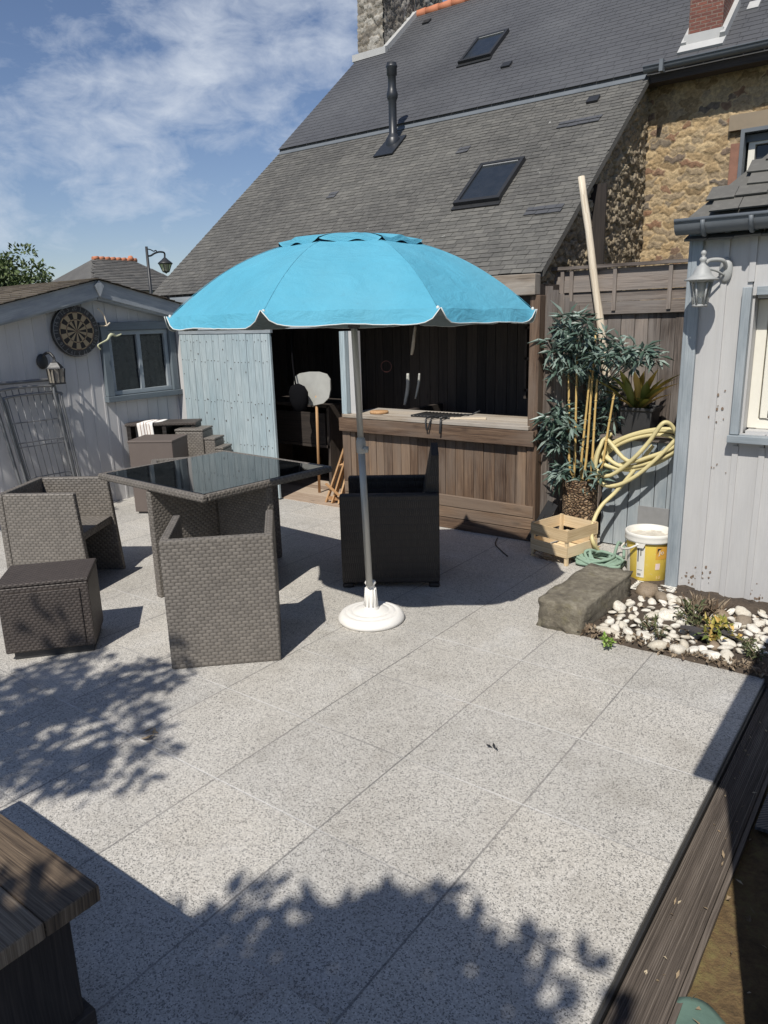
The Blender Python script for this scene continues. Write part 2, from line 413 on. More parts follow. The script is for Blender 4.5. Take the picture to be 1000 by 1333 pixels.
MAT['felt'] = slate('mossy_bitumen_shingle', [(.10, .082, .066), (.15, .125, .1), (.12, .1, .08)], ((.16, .15, .1), .6, .2), .9)

def brick():
    m = M('red_brick'); uv = m.tc('UV')
    nd = m.n('ShaderNodeTexBrick', i_Vector=uv, i_Color1=(.21, .075, .05, 1), i_Color2=(.13, .05, .04, 1), i_Mortar=(.2, .15, .12, 1), i_Scale=1.0)
    nd.inputs['Mortar Size'].default_value = .004; nd.inputs['Brick Width'].default_value = .085; nd.inputs['Row Height'].default_value = .028
    f = m.noise(m.tc('Object'), 22, 5, .65)
    c = m.mix(m.ramp(f, [(.45, 0.0), (.7, .6)]), nd.outputs[0], (.14, .06, .05))
    c = m.mix(m.ramp(m.noise(m.tc('Object'), 40, 4, .7), [(.62, 0.0), (.7, .7)]), c, (.5, .42, .36))
    return m.out(c, .9, m.bump(m.math('SUBTRACT', f, nd.outputs[1]), .8, .012))
MAT['brick'] = brick()
MAT['brick_dull'] = plain('dull_brick', (.25, .13, .09), .95, var=.5, scale=26, bump=.6)
def stone_mat(name, stops, mortar):
    m = M(name)
    a = m.n('ShaderNodeAttribute', attribute_name='stone').outputs
    s = m.n('ShaderNodeSeparateColor', i_0=a[0]).outputs
    v = m.tc('Object')
    c = m.ramp(s[0], stops)
    f = m.noise(v, 34, 6, .7); g = m.noise(v, 8, 4, .6)
    c = m.mix(1.0, c, m.ramp(f, [(.25, (.45, .43, .4)), (.5, (1.0, 1.0, .98)), (.75, (1.6, 1.58, 1.5))]), 'MULTIPLY')
    c = m.mix(m.math('MULTIPLY', s[1], .9), c, m.mix(f, mortar, tuple(x*1.3 for x in mortar)))
    c = m.mix(m.ramp(g, [(.55, 0.0), (.75, .35)]), c, tuple(x*.5 for x in mortar))
    return m.out(c, .95, m.bump(f, .8, .012))
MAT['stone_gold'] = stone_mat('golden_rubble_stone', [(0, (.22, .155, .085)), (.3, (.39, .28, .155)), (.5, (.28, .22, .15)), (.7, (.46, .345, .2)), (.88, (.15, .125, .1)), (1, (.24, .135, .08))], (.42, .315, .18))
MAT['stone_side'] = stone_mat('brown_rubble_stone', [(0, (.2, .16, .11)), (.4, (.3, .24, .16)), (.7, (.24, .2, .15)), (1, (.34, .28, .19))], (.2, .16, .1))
MAT['stone_grey'] = stone_mat('grey_chimney_stone', [(0, (.1, .09, .08)), (.4, (.2, .18, .155)), (.7, (.28, .26, .23)), (1, (.38, .36, .33))], (.2, .17, .13))
def block_stone():
    m = M('lichen_granite'); v = m.tc('Object')
    f = m.noise(v, 26, 6, .7); g = m.noise(v, 4, 4, .6)
    c = m.ramp(m.math('MULTIPLY_ADD', f, .6, m.math('MULTIPLY', g, .4)), [(.3, (.07, .06, .048)), (.5, (.16, .14, .105)), (.7, (.29, .265, .205))])
    c = m.mix(m.ramp(m.noise(v, 11, 5, .7), [(.55, 0.0), (.7, .45)]), c, (.17, .15, .08))
    return m.out(c, .95, m.bump(f, 1.0, .012))
MAT['block'] = block_stone()
def canvas(name, c, back=False):
    m = M(name); v = m.tc('Object')
    f = m.noise(v, 5, 5, .6); w = m.noise(v, 240, 2, .5); fo = m.noise(m.map(v, (2, 2, 5)), 3.5, 4, .55, 1.2)
    st = m.ramp(m.noise(m.map(v, (9, 9, 14)), 1.6, 7, .75), [(.62, 0.0), (.78, 1.0)])
    fade = m.noise(v, 1.7, 4, .6)
    cc = m.mix(m.ramp(f, [(.3, 0.0), (.7, 1.0)]), tuple(x*.92 for x in c), tuple(min(1, x*1.06) for x in c))
    cc = m.mix(m.math('MULTIPLY', m.ramp(fade, [(.4, 0.0), (.7, 1.0)]), .22), cc, (.2, .44, .52))
    cc = m.mix(m.math('MULTIPLY', st, .3), cc, (.09, .13, .15))
    return m.out(cc, .8, m.bump(m.math('ADD', w, m.math('MULTIPLY_ADD', f, 3.0, m.math('MULTIPLY', fo, 9.0))), .22, .01))
MAT['canvas'] = canvas('turquoise_canvas', (.082, .345, .475))
MAT['canvas_seam'] = canvas('turquoise_seam', (.085, .33, .45))
MAT['lining'] = canvas('grey_lining', (.2, .24, .255))
MAT['piping'] = plain('white_piping', (.6, .62, .6), .7, var=.05)
def leafmat(name, a, b, c2, rough=.45, trans=.12):
    m = M(name); isl = m.island(); v = m.tc('Object')
    f = m.math('MULTIPLY_ADD', isl, .7, m.math('MULTIPLY', m.noise(v, 8, 3, .5), .3))
    c = m.ramp(f, [(.15, a), (.5, b), (.85, c2)])
    m.out(c, rough)
    return m.m
MAT['leaf_tree'] = leafmat('tree_leaves', (.04, .065, .02), (.075, .11, .035), (.12, .15, .055), .6)
MAT['leaf_shrub'] = leafmat('shrub_leaves', (.03, .06, .02), (.06, .1, .03), (.09, .13, .05), .6)
MAT['leaf_bamboo'] = leafmat('blue_green_leaves', (.05, .085, .06), (.11, .165, .135), (.3, .37, .33), .32)
MAT['leaf_strap'] = leafmat('strap_leaves', (.09, .13, .03), (.3, .28, .06), (.62, .42, .14), .4)
MAT['leaf_bed'] = leafmat('bed_leaves', (.04, .055, .025), (.1, .115, .045), (.16, .16, .09), .6)
MAT['dry'] = leafmat('dry_stalks', (.12, .08, .05), (.2, .15, .1), (.3, .24, .17), .9)
MAT['dead_leaf'] = leafmat('fallen_leaves', (.16, .11, .065), (.28, .21, .13), (.42, .35, .24), .8)
MAT['bark'] = plain('tree_bark', (.09, .07, .05), .9, scale=18, var=.4, bump=.8)
def pebble_mat(name, a, b, c2):
    m = M(name); v = m.tc('Object')
    r = m.n('ShaderNodeObjectInfo').outputs['Random']
    f = m.noise(v, 35, 5, .65)
    c = m.mix(r, a, b); c = m.mix(m.ramp(f, [(.47, 0.0), (.68, .75)]), c, c2); c = m.mix(m.ramp(m.noise(v, 9, 4, .6), [(.45, 0.0), (.7, .45)]), c, c2)
    return m.out(c, .65, m.bump(f, .3, .004))
MAT['pebble'] = pebble_mat('white_pebble', (.56, .52, .43), (.80, .78, .72), (.36, .29, .2))
MAT['brown_stone'] = pebble_mat('brown_stone', (.3, .2, .11), (.22, .19, .15), (.12, .09, .06))

# ================================================================== THE SETTING
# ---- ground out to the horizon, the paving, the bed
b = MB(); b.poly([(-900, -900, -.16), (900, -900, -.16), (900, 900, -.16), (-900, 900, -.16)])
struct(b.build('ground', MAT['field']))
b = MB(); b.box((-6.47, 1.0, -.06), (12.0, 10.0, .12), grain=1)
struct(b.build('paving', MAT['granite']))
b = MB()
n = 26
def gh(x, y, s=9, a=.02): return a*mnoise.noise(Vector((x*s, y*s, 3.1)))+a*.5*mnoise.noise(Vector((x*s*3, y*s*3, 7.7)))
def sheet(b, x0, x1, y0, y1, z, nx, ny, a, s=9, edge=True):
    base = len(b.v)
    for j in range(ny+1):
        for i in range(nx+1):
            x = x0+(x1-x0)*i/nx; y = y0+(y1-y0)*j/ny
            b.v.append((x, y, z+gh(x, y, s, a)))
    for j in range(ny):
        for i in range(nx):
            k = base+j*(nx+1)+i
            b.face((k, k+1, k+nx+2, k+nx+1), [(0, 0)]*4, 0, True)
b = MB(); sheet(b, -.46, 4.0, -2.5, 3.42, -.062, 90, 120, .018, 11)
struct(b.build('garden_ground', MAT['garden']))
b = MB(); sheet(b, -1.56, 1.6, 3.455, 4.5, .018, 90, 40, .022, 10)
# a low soil lip at the paving edge
b.v = [(x, y, z-(.07 if y < 3.46 else 0)) for x, y, z in b.v]
struct(b.build('soil', MAT['soil']))

# ---- rubble-stone helper: a relief grid with its own stones
def rubble(name, mat, org, ux, uy, W, Hh, nrm, res, sw, sh, relief, parent, keep=None, seed=1, bed=.5):
    rs = np.random.RandomState(seed)
    nx, ny = max(2, int(W/res)), max(2, int(Hh/res))
    U, V = np.meshgrid(np.linspace(0, W, nx+1), np.linspace(0, Hh, ny+1))
    # jittered stone centres in courses
    cen = []
    rows = int(Hh/sh)+3
    for r in range(-1, rows):
        x = -sw*rs.rand(); y0 = (r+.5)*sh
        while x < W+sw:
            w = sw*(.45+1.2*rs.rand()); cen.append((x+w/2, y0+sh*(rs.rand()-.5)*bed, w)); x += w
    cen = np.array(cen)
    pu = U.ravel()+.012*np.sin(V.ravel()*37+1)+.01*np.sin(V.ravel()*91); pv = V.ravel()+.012*np.sin(U.ravel()*29)+.008*np.sin(U.ravel()*77)
    d1 = np.full(pu.shape, 1e9); d2 = d1.copy(); id1 = np.zeros(pu.shape, int)
    for k, (cx, cy, w) in enumerate(cen):
        near = (np.abs(pu-cx) < w+sw) & (np.abs(pv-cy) < sh*2.2)
        ii = np.nonzero(near)[0]
        d = np.sqrt(((pu[ii]-cx)*sh/max(w, .3*sw)*1.0)**2+(pv[ii]-cy)**2)
        a = d < d1[ii]
        d2[ii] = np.where(a, d1[ii], np.minimum(d2[ii], d)); id1[ii] = np.where(a, k, id1[ii]); d1[ii] = np.minimum(d1[ii], d)
    e = np.clip((d2-d1)/(sh*.16)-.18, 0, 1)
    rnd = rs.rand(len(cen)); out = rs.rand(len(cen))
    h = (np.sqrt(e)*(.45+.75*out[id1]))*relief
    uxv, uyv, nv, o = Vector(ux), Vector(uy), Vector(nrm), Vector(org)
    hh = h
    pl = root_loc(parent) if parent else Vector((0, 0, 0))
    verts = []
    Uf, Vf = U.ravel(), V.ravel()
    for i in range(len(Uf)):
        rough = relief*.35*mnoise.noise(Vector((Uf[i]*40, Vf[i]*40, seed)))
        verts.append(tuple(o+uxv*Uf[i]+uyv*Vf[i]+nv*(hh[i]+rough)-pl))
    faces = []
    for j in range(ny):
        for i in range(nx):
            if keep is not None and not keep(Uf[j*(nx+1)+i], Vf[j*(nx+1)+i], W/nx, Hh/ny): continue
            k = j*(nx+1)+i; faces.append((k, k+1, k+nx+2, k+nx+1))
    me = bpy.data.meshes.new(name); me.from_pydata(verts, [], faces); me.materials.append(mat)
    at = me.color_attributes.new('stone', 'FLOAT_COLOR', 'POINT')
    dat = np.zeros((len(verts), 4), np.float32); dat[:, 0] = rnd[id1]; dat[:, 1] = 1-np.clip(e*1.8, 0, 1); dat[:, 3] = 1
    at.data.foreach_set('color', dat.ravel())
    me.polygons.foreach_set('use_smooth', [True]*len(faces)); me.validate(); me.update()
    ob = bpy.data.objects.new(name, me); col.objects.link(ob)
    if parent: ob.parent = parent
    return ob

def slates(b, org, u, v, W, L, sw, sh, thick=.006, jit=.0025, keep=None, rs=random.Random(3), tilt=.012, wj=.15):
    """a roof of single slates; u along the eave, v up the slope"""
    u, v, o = Vector(u).normalized(), Vector(v).normalized(), Vector(org); nrm = u.cross(v)
    if nrm.z < 0: nrm = -nrm
    r = 0
    y = 0.0
    while y < L:
        x = -(sw*.5 if r % 2 else 0)-rs.random()*sw*.1
        while x < W:
            w = sw*(1+rs.uniform(-wj, wj)); x0, x1 = max(x, 0), min(x+w-.003, W)
            if x1-x0 > .01 and (keep is None or keep(x0, x1, y)):
                dy = rs.uniform(-1, 1)*jit; dz = rs.uniform(0, 1)*jit
                yb, yt = y+dy, min(y+sh*1.25, L+.01)
                sk = rs.uniform(-1, 1)*jit*.6
                p = [o+u*x0+v*(yb+sk)+nrm*(tilt+dz), o+u*x1+v*(yb-sk)+nrm*(tilt+dz), o+u*x1+v*yt+nrm*.002, o+u*x0+v*yt+nrm*.002]
                q = [p[0]-nrm*thick, p[1]-nrm*thick]
                k = len(b.v); b.v += [tuple(a) for a in p+q]
                b.face((k, k+1, k+2, k+3), [(0, 0)]*4); b.face((k+4, k+5, k+1, k), [(0, 0)]*4)
                b.face((k, k+3, k+4), [(0, 0)]*3); b.face((k+1, k+5, k+2), [(0, 0)]*3)
            x += w
        y += sh; r += 1

# ================================================================== STONE HOUSE
KL, KU = .8075, .83
def zl(y): return 1.915+KL*(y-5.0)
def zu(y): return 3.665+KU*(y-7.10)
house = thing('stone_house', 'old stone house with a long slate roof sweeping down behind the blue parasol', 'house', (-3.0, 7.0, 0))
b = MB()
XL, XR = -6.72, -2.33
# backing boards under the slates
b.prism([(XL, 5.03, zl(5.03)-.05), (XR, 5.03, zl(5.03)-.05), (XR, 7.35, zl(7.35)-.05), (XL, 7.35, zl(7.35)-.05)], (0, 0, .046))
slates(b, (XL, 5.0, zl(5.0)), (1, 0, 0), (0, 1, KL), XR-XL, 2.3/math.cos(math.atan(KL)), .10, .054, thick=.004, jit=.003, tilt=.0055)
lowroof = b.build('roof', MAT['slate_old'], house, local=False); lowroof['label'] = 'lower roof of old lichen-spotted slates'
b = MB()
YR = 9.34
b.prism([(-6.72, 7.06, zu(7.06)-.05), (3.2, 7.06, zu(7.06)-.05), (3.2, YR, zu(YR)-.05), (-6.72, YR, zu(YR)-.05)], (0, 0, .046))
slates(b, (-6.72, 7.04, zu(7.04)), (1, 0, 0), (0, 1, KU), 9.9, (YR-7.04)/math.cos(math.atan(KU)), .15, .078, thick=.004, jit=.001, tilt=.005, wj=.04)
# far slope
b.poly([(-6.72, YR, zu(YR)), (3.2, YR, zu(YR)), (3.2, 11.7, zu(7.0)), (-6.72, 11.7, zu(7.0))])
uproof = b.build('roof', MAT['slate_new'], house, local=False); uproof['label'] = 'upper roof of smooth blue-grey slates'
b = MB()
y0 = 7.06; b.prism([(-6.7, y0-.05, zl(y0-.05)+.012), (-2.36, y0-.05, zl(y0-.05)+.012), (-2.36, y0+.05, zl(y0+.05)+.02), (-6.7, y0+.05, zl(y0+.05)+.02)], (0, 0, .006))
b.build('flashing', MAT['zinc'], house, local=False)
# ridge tiles
b = MB()
x = -6.28
while x < 3.2:
    b.tube([(x, YR, zu(YR)-.0), (x+.2, YR, zu(YR)+.004)], [.056, .06], 10); x += .2
b.build('ridge_tiles', MAT['ridge'], house, local=False)
# walls
def keep_side(u, v, du, dv): return v+1.3+dv < zl(5.08+u)-.05
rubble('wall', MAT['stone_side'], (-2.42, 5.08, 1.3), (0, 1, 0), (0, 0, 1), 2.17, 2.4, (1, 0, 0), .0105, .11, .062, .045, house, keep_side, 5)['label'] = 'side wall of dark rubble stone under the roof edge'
WX0, WZ0, WZ1 = -1.60, 2.25, 3.07
def keep_main(u, v, du, dv):
    xw = -2.42+u; v = v+1.7
    return not (xw+du > WX0 and WZ0 < v < WZ1 and xw < WX0+.9)
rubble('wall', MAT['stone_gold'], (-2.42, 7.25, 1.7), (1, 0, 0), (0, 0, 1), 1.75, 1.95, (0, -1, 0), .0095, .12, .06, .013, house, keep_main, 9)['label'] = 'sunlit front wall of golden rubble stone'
b = MB()
b.poly([(-6.66, 5.1, 0), (-6.66, 9.3, 0), (-6.66, 9.3, zu(9.3)-.06), (-6.66, 7.1, zl(7.1)-.06), (-6.66, 5.1, zl(5.1)-.06)])
b.poly([(-2.43, 5.08, 0), (-2.43, 7.26, 0), (-2.43, 7.26, 1.32), (-2.43, 5.08, 1.32)]); b.poly([(-6.66, 9.3, 0), (-6.66, 11.6, 0), (-6.66, 11.6, 3.5), (-6.66, 9.3, zu(9.3)-.06)])
b.poly([(-.68, 7.26, 0), (3.1, 7.26, 0), (3.1, 7.26, 3.62), (-.68, 7.26, 3.62)]); b.poly([(-2.42, 7.26, 0), (-.67, 7.26, 0), (-.67, 7.26, 1.72), (-2.42, 7.26, 1.72)]); b.poly([(-6.66, 11.6, 0), (3.1, 11.6, 0), (3.1, 11.6, 3.6), (-6.66, 11.6, 3.6)])
b.build('wall', MAT['mortar'], house, local=False)['label'] = 'plain rendered gable and rear wall'
# window in the main wall
wf = MB()
for (x0, x1, z0, z1) in ((WX0, WX0+.03, WZ0, WZ1), (WX0+.03, WX0+.9, WZ1-.03, WZ1)):
    wf.box(((x0+x1)/2, 7.24, (z0+z1)/2), (x1-x0, .1, z1-z0))
win = wf.build('window', MAT['zinc'], house, local=False)
b = MB()
b.box((WX0+.075, 7.31, 2.66), (.05, .05, .72)); b.box((WX0+.5, 7.31, 2.98), (.8, .05, .05))
b.build('frame', MAT['white_pvc'], win, local=False)
b = MB(); b.poly([(WX0+.03, 7.33, WZ0), (WX0+.9, 7.33, WZ0), (WX0+.9, 7.33, WZ1), (WX0+.03, 7.33, WZ1)])
b.build('pane', MAT['glass'], win, local=False)
b = MB(); b.box((WX0+.45, 7.3, 3.005), (.85, .06, .055)); b.build('vent', MAT['zinc'], win, local=False)
b = MB()
b.box((WX0+.4, 7.245, WZ1+.06), (1.0, .09, .12)); b.build('lintel', plain('brown_lintel_stone', (.26, .21, .15), .95, scale=25), house, local=False)
b = MB(); b.box((WX0-.04, 7.245, 2.72), (.07, .07, .5), grain=0); b.build('brick_jamb', MAT['brick_dull'], house, local=False)
# gutter along the main eave
b = MB()
pts = [(-2.36+.2*i, 6.98, 3.62+.001*i) for i in range(28)]
prev = None
for i, p in enumerate(pts):
    ring = [(p[0], p[1]+.044*math.cos(a), p[2]+.044*math.sin(a)) for a in [math.pi+math.pi*k/8 for k in range(9)]]
    k = len(b.v); b.v += ring
    if prev is not None:
        for j in range(8): b.face((prev+j, prev+j+1, k+j+1, k+j), [(0, 0)]*4, 0, True)
    prev = k
b.tube([(-2.36, 6.936, 3.622), (3.0, 6.936, 3.65)], .008, 6)
for i in range(4): b.box((-2.2+1.2*i, 6.94, 3.6), (.03, .08, .09))
b.build('gutter', MAT['zinc'], house, local=False)
b = MB(); b.box((.3, 7.1, 3.54), (5.4, .14, .06)); b.build('eave_board', MAT['inner_wood'], house, local=False)
# skylights
def skylight(x0, x1, y0, y1, zf, k, label):
    vx = Vector((1, 0, 0)); vy = Vector((0, 1, k)).normalized(); nn = vx.cross(vy)
    c = Vector(((x0+x1)/2, (y0+y1)/2, zf((y0+y1)/2))); w = x1-x0; l = (y1-y0)*math.sqrt(1+k*k)
    mrot = Matrix((vx, vy, nn)).transposed()
    w -= .02; l -= .05; c = c+vy*.01
    f = MB(); t = .032
    f.box(c+nn*.018+vy*(l/2-t/2), (w, t, .055), mrot); f.box(c+nn*.018-vy*(l/2-t/2), (w+.014, t*1.2, .062), mrot)
    for s in (-1, 1): f.box(c+nn*.019+vx*s*(w/2-t/2), (t, l-2*t-.004, .053), mrot)
    f.box(c-vy*(l/2+.025)+nn*.013, (w+.03, .05, .01), mrot)
    sk = f.build('skylight', MAT['black_metal'], house, local=False); sk['label'] = label
    g = MB(); q = [c+vx*a*(w/2-t)+vy*bb*(l/2-t)+nn*.034 for a, bb in ((-1, -1), (1, -1), (1, 1), (-1, 1))]
    g.poly(q); g.build('pane', MAT['sky_glass'], sk, local=False)
    g = MB(); g.box(c+vy*(l/2-t*1.6)+nn*.04, (w*.8, .014, .01), mrot); g.build('handle', MAT['alu'], sk, local=False)
skylight(-3.49, -3.05, 5.72, 6.22, zl, KL, 'lower roof window with a black frame')
skylight(-4.71, -4.30, 7.83, 8.29, zu, KU, 'upper roof window with a black frame')
# vent slates
for (x, y, zf, k) in ((-5.9, 9.05, zu, KU), (-4.0, 7.62, zu, KU), (-2.75, 6.85, zl, KL)):
    b = MB(); b.beam((x-.05, y, zf(y)+.02), (x+.05, y, zf(y)+.02), .09, .02, up=(0, -k, 1))
    b.build('vent_tile', MAT['black_metal'], house, local=False)
# darker replacement slates in the old roof
for (x, y, w) in ((-2.95, 6.55, .38), (-3.9, 6.45, .12), (-5.2, 6.1, .1), (-2.75, 5.55, .3)):
    b = MB(); slates(b, (x, y, zl(y)+.008), (1, 0, 0), (0, 1, KL), w, .10, .1, .054, jit=.003, tilt=.008)
    b.build('patch', MAT['slate_new'], house, local=False)
# flue
fx, fy = -4.86, 6.80; fz = zl(fy)
b = MB()
b.lathe([(.0, -.12), (.075, -.12), (.075, 0.05), (.066, .06), (.05, .09), (.041, .1), (.041, .40), (.05, .42), (.057, .44), (.057, .47), (.047, .50), (.041, .53), (.041, .63), (.052, .64), (.052, .70), (.058, .71), (.058, .725), (.05, .73), (.05, .75), (.0, .75)], (fx, fy, fz), 20)
vy = Vector((0, 1, KL)).normalized(); nn = Vector((1, 0, 0)).cross(vy)
b.box(Vector((fx, fy-.05, zl(fy-.05)))+nn*.02, (.24, .34, .012), Matrix((Vector((1, 0, 0)), vy, nn)).transposed())
b.build('flue_pipe', MAT['flue'], house, local=False)
# left chimney on the gable
ch = MB(); ch.box((-6.5, 9.35, 5.9), (.38, 1.36, 2.2), grain=0); cho = ch.build('chimney', MAT['mortar'], house, local=False); cho['label'] = 'grey stone chimney on the gable'
rubble('face', MAT['stone_grey'], (-6.7, 8.655, 4.85), (1, 0, 0), (0, 0, 1), .41, 2.2, (0, -1, 0), .016, .12, .075, .03, cho, None, 21)
rubble('face', MAT['stone_grey'], (-6.3, 8.65, 4.85), (0, 1, 0), (0, 0, 1), 1.4, 2.2, (1, 0, 0), .02, .14, .075, .03, cho, lambda u, v, du, dv: True, 22)
b = MB()
for (ya, yb) in ((8.63, 9.32), (9.36, 10.05)):
    za = zu(ya) if ya < 9 else zu(9.34)-(ya-9.34)*.8; zb = zu(yb) if yb < 9.34 else zu(9.34)-(yb-9.34)*.8
    b.beam((-6.25, ya, za+.03), (-6.25, yb, zb+.03), .07, .07)
b.beam((-6.76, 8.60, zu(8.6)+.03), (-6.22, 8.60, zu(8.6)+.03), .06, .08)
b.build('flashing', MAT['lead'], cho, local=False)
b = MB(); b.tube(smooth_path([(-6.27, 9.3, 5.5), (-6.2, 9.25, 5.75), (-6.26, 9.1, 5.9), (-6.3, 8.9, 6.4)], 5), .008, 5)
b.tube([(-6.28, 9.0, 6.0), (-5.6, 9.36, 5.58)], .012, 5); b.build('cable', MAT['steel'], cho, local=False)
# right chimney of brick
b = MB(); b.box((-1.97, 7.46, 4.6), (.27, .36, 1.6), grain=0)
k = len(b.uv)
for i in range(6):   # brick courses: u horizontal, v vertical
    f = b.f[i]; vs = [Vector(b.v[j]) for j in f]
    b.uv[i] = [(p.x+p.y, p.z) for p in vs]
c2 = b.build('chimney', MAT['brick'], house, local=False); c2['label'] = 'red brick chimney above the gutter'
b = MB(); b.box((-1.97, 7.26, 3.82), (.31, .05, .12)); b.beam((-1.815, 7.24, 3.80), (-1.815, 7.66, 4.16), .04, .09); b.beam((-2.125, 7.24, 3.80), (-2.125, 7.66, 4.16), .04, .06)
b.box((-1.97, 7.20, 3.765), (.36, .12, .02), Matrix.Rotation(math.atan(KU), 3, 'X'))
b.build('flashing', MAT['lead'], c2, local=False)
b = MB(); b.box((-1.68, 7.62, zu(7.62)+.012), (.09, .13, .012), Matrix.Rotation(math.atan(KU), 3, 'X')); b.build('zinc_patch', MAT['lead'], house, local=False)

# ================================================================== GARDEN BAR (lean-to under the eave)
bar = thing('garden_bar', 'wooden garden bar with a plank counter and a pale blue sliding door', 'bar', (-3.2, 4.9, 0))
FY = 4.9
# floor
b = MB()
y = 4.92
while y < 6.55:
    b.box((-4.25, y+.055, .006), (3.9, .108, .014)); y += .112
b.build('floor', MAT['floor_wood'], bar, local=False)
# sliding door
b = MB(); x = -6.12; i = 0
while x < -4.88:
    w = min(.094, -4.872-x)
    b.box((x+w/2, 4.865-.003*random.random(), .775), (w-.004, .022, 1.52)); x += .094
door = b.build('sliding_door', MAT['door_paint'], bar, local=False)
b = MB(); rn = random.Random(77); x = -6.12
while x < -4.9:
    for z_ in (.12, .5, .9, 1.28, 1.47):
        for dx in (.02, .07):
            if rn.random() < .8: b.box((x+dx, 4.850, z_+rn.uniform(-.012, .012)), (.006, .006, .006))
    for q in range(2): b.box((x+rn.uniform(.02, .075), 4.8515, rn.uniform(.1, 1.45)), (rn.uniform(.006, .011), .004, rn.uniform(.008, .018)))
    x += .094
o = b.build('nails', plain('rusty_nails', (.09, .075, .065), .8), door, local=True); o['kind'] = 'stuff'; o.parent = door; o.location = -root_loc(door)
b = MB(); b.box((-5.0, 4.835, .72), (.02, .03, .12)); 
b = MB(); b.box((-5.49, 4.862, 1.55), (1.27, .03, .028)); b.build('rail', MAT['blue_trim'], bar, local=False)
# head beam and fascia of the shed half
b = MB(); b.box((-5.15, 4.90, 1.595), (2.2, .06, .05)); b.build('head_beam', MAT['blue_trim'], bar, local=False)
b = MB()
for i in range(2): b.box((-5.17, 4.93, 1.69+i*.135), (2.25, .03, .13))
b.build('fascia', MAT['blue_trim'], bar, local=False)
b = MB(); b.box((-4.035, 4.89, 1.2), (.055, .075, .68)); b.build('post', MAT['door_paint'], bar, local=False)['label'] = 'pale blue post beside the door opening'
b = MB(); b.box((-3.965, 4.93, 1.2), (.075, .06, .68)); b.build('post', MAT['shed_paint_left'], bar, local=False)
b = MB(); b.box((-6.19, 4.90, .8), (.10, .06, 1.6)); b.build('post', MAT['shed_paint_left'], bar, local=False)
# bar: beam, posts
b = MB(); b.box((-3.14, 4.87, 1.832), (1.69, .09, .14)); b.build('beam', MAT['bar_beam'], bar, bevel=.006, local=False)
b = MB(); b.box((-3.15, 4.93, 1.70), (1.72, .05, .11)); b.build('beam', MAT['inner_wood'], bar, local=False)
b = MB(); b.box((-2.305, 4.90, .88), (.075, .09, 1.76)); b.build('post', MAT['bar_wood'], bar, bevel=.004, local=False)
b = MB(); b.box((-4.03, 4.90, .43), (.085, .09, .86)); b.build('post', MAT['bar_wood'], bar, bevel=.004, local=False)
# counter
b = MB()
for i in range(4): b.box((-3.18, 4.885+i*.125, .846), (1.72, .121, .028))
b.build('counter_top', MAT['bar_top'], bar, bevel=.004, local=False)
b = MB(); b.box((-3.18, 4.838, .772), (1.80, .03, .112)); b.build('apron', MAT['bar_wood'], bar, bevel=.003, local=False)
b = MB(); x = -3.985; 
while x < -2.36:
    w = min(random.uniform(.075, .095), -2.35-x)
    b.box((x+w/2, 4.895+.003*random.random(), .49), (w-.0045, .022, .46)); x += w
for bx in (-3.975, -2.385): b.box((bx, 4.875, .49), (.07, .022, .45))
b.build('front_planks', MAT['bar_wood'], bar, local=False)
b = MB()
for i in range(3): b.box((-3.17, 4.868-.004*i, .045+i*.0915), (1.78, .03, .087))
b.build('base_boards', MAT['bar_wood'], bar, bevel=.003, local=False)
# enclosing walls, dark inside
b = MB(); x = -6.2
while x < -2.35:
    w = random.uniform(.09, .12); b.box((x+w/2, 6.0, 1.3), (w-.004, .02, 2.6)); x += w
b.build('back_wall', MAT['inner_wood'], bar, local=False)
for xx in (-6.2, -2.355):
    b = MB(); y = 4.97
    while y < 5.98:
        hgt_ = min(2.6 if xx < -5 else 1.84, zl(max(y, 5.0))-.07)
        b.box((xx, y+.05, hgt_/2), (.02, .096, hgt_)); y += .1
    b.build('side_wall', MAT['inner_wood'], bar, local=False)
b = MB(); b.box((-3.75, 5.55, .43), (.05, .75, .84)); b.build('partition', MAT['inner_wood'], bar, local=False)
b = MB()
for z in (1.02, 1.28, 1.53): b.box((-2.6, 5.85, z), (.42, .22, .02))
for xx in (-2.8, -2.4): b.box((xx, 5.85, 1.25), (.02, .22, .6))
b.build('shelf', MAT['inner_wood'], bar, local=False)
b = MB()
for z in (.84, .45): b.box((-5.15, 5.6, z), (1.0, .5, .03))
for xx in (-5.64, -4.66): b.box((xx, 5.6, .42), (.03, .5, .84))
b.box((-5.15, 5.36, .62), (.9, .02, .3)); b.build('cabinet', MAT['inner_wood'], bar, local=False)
b = MB(); b.box((-4.8, 5.335, .62), (.02, .03, .07)); b.build('cabinet_handle', MAT['black_metal'], bar, local=False)
# stepped side panel at the right end, turning towards the fence
p0, p1 = Vector((-2.262, 4.94, 0)), Vector((-2.05, 5.32, 0)); L = (p1-p0).length; dd = (p1-p0).normalized()
b = MB(); N = 9
for i in range(N):
    a, c = i/N, (i+1)/N
    zt = 1.845-.235*c
    q = [p0+dd*L*a, p0+dd*(L*c-.003)]
    b.box((q[0]+q[1])/2+Vector((0, 0, zt/2)), (L/N-.003, .025, zt), math.atan2(dd.y, dd.x))
b.build('side_panel', MAT['fence_wood'], bar, local=False)

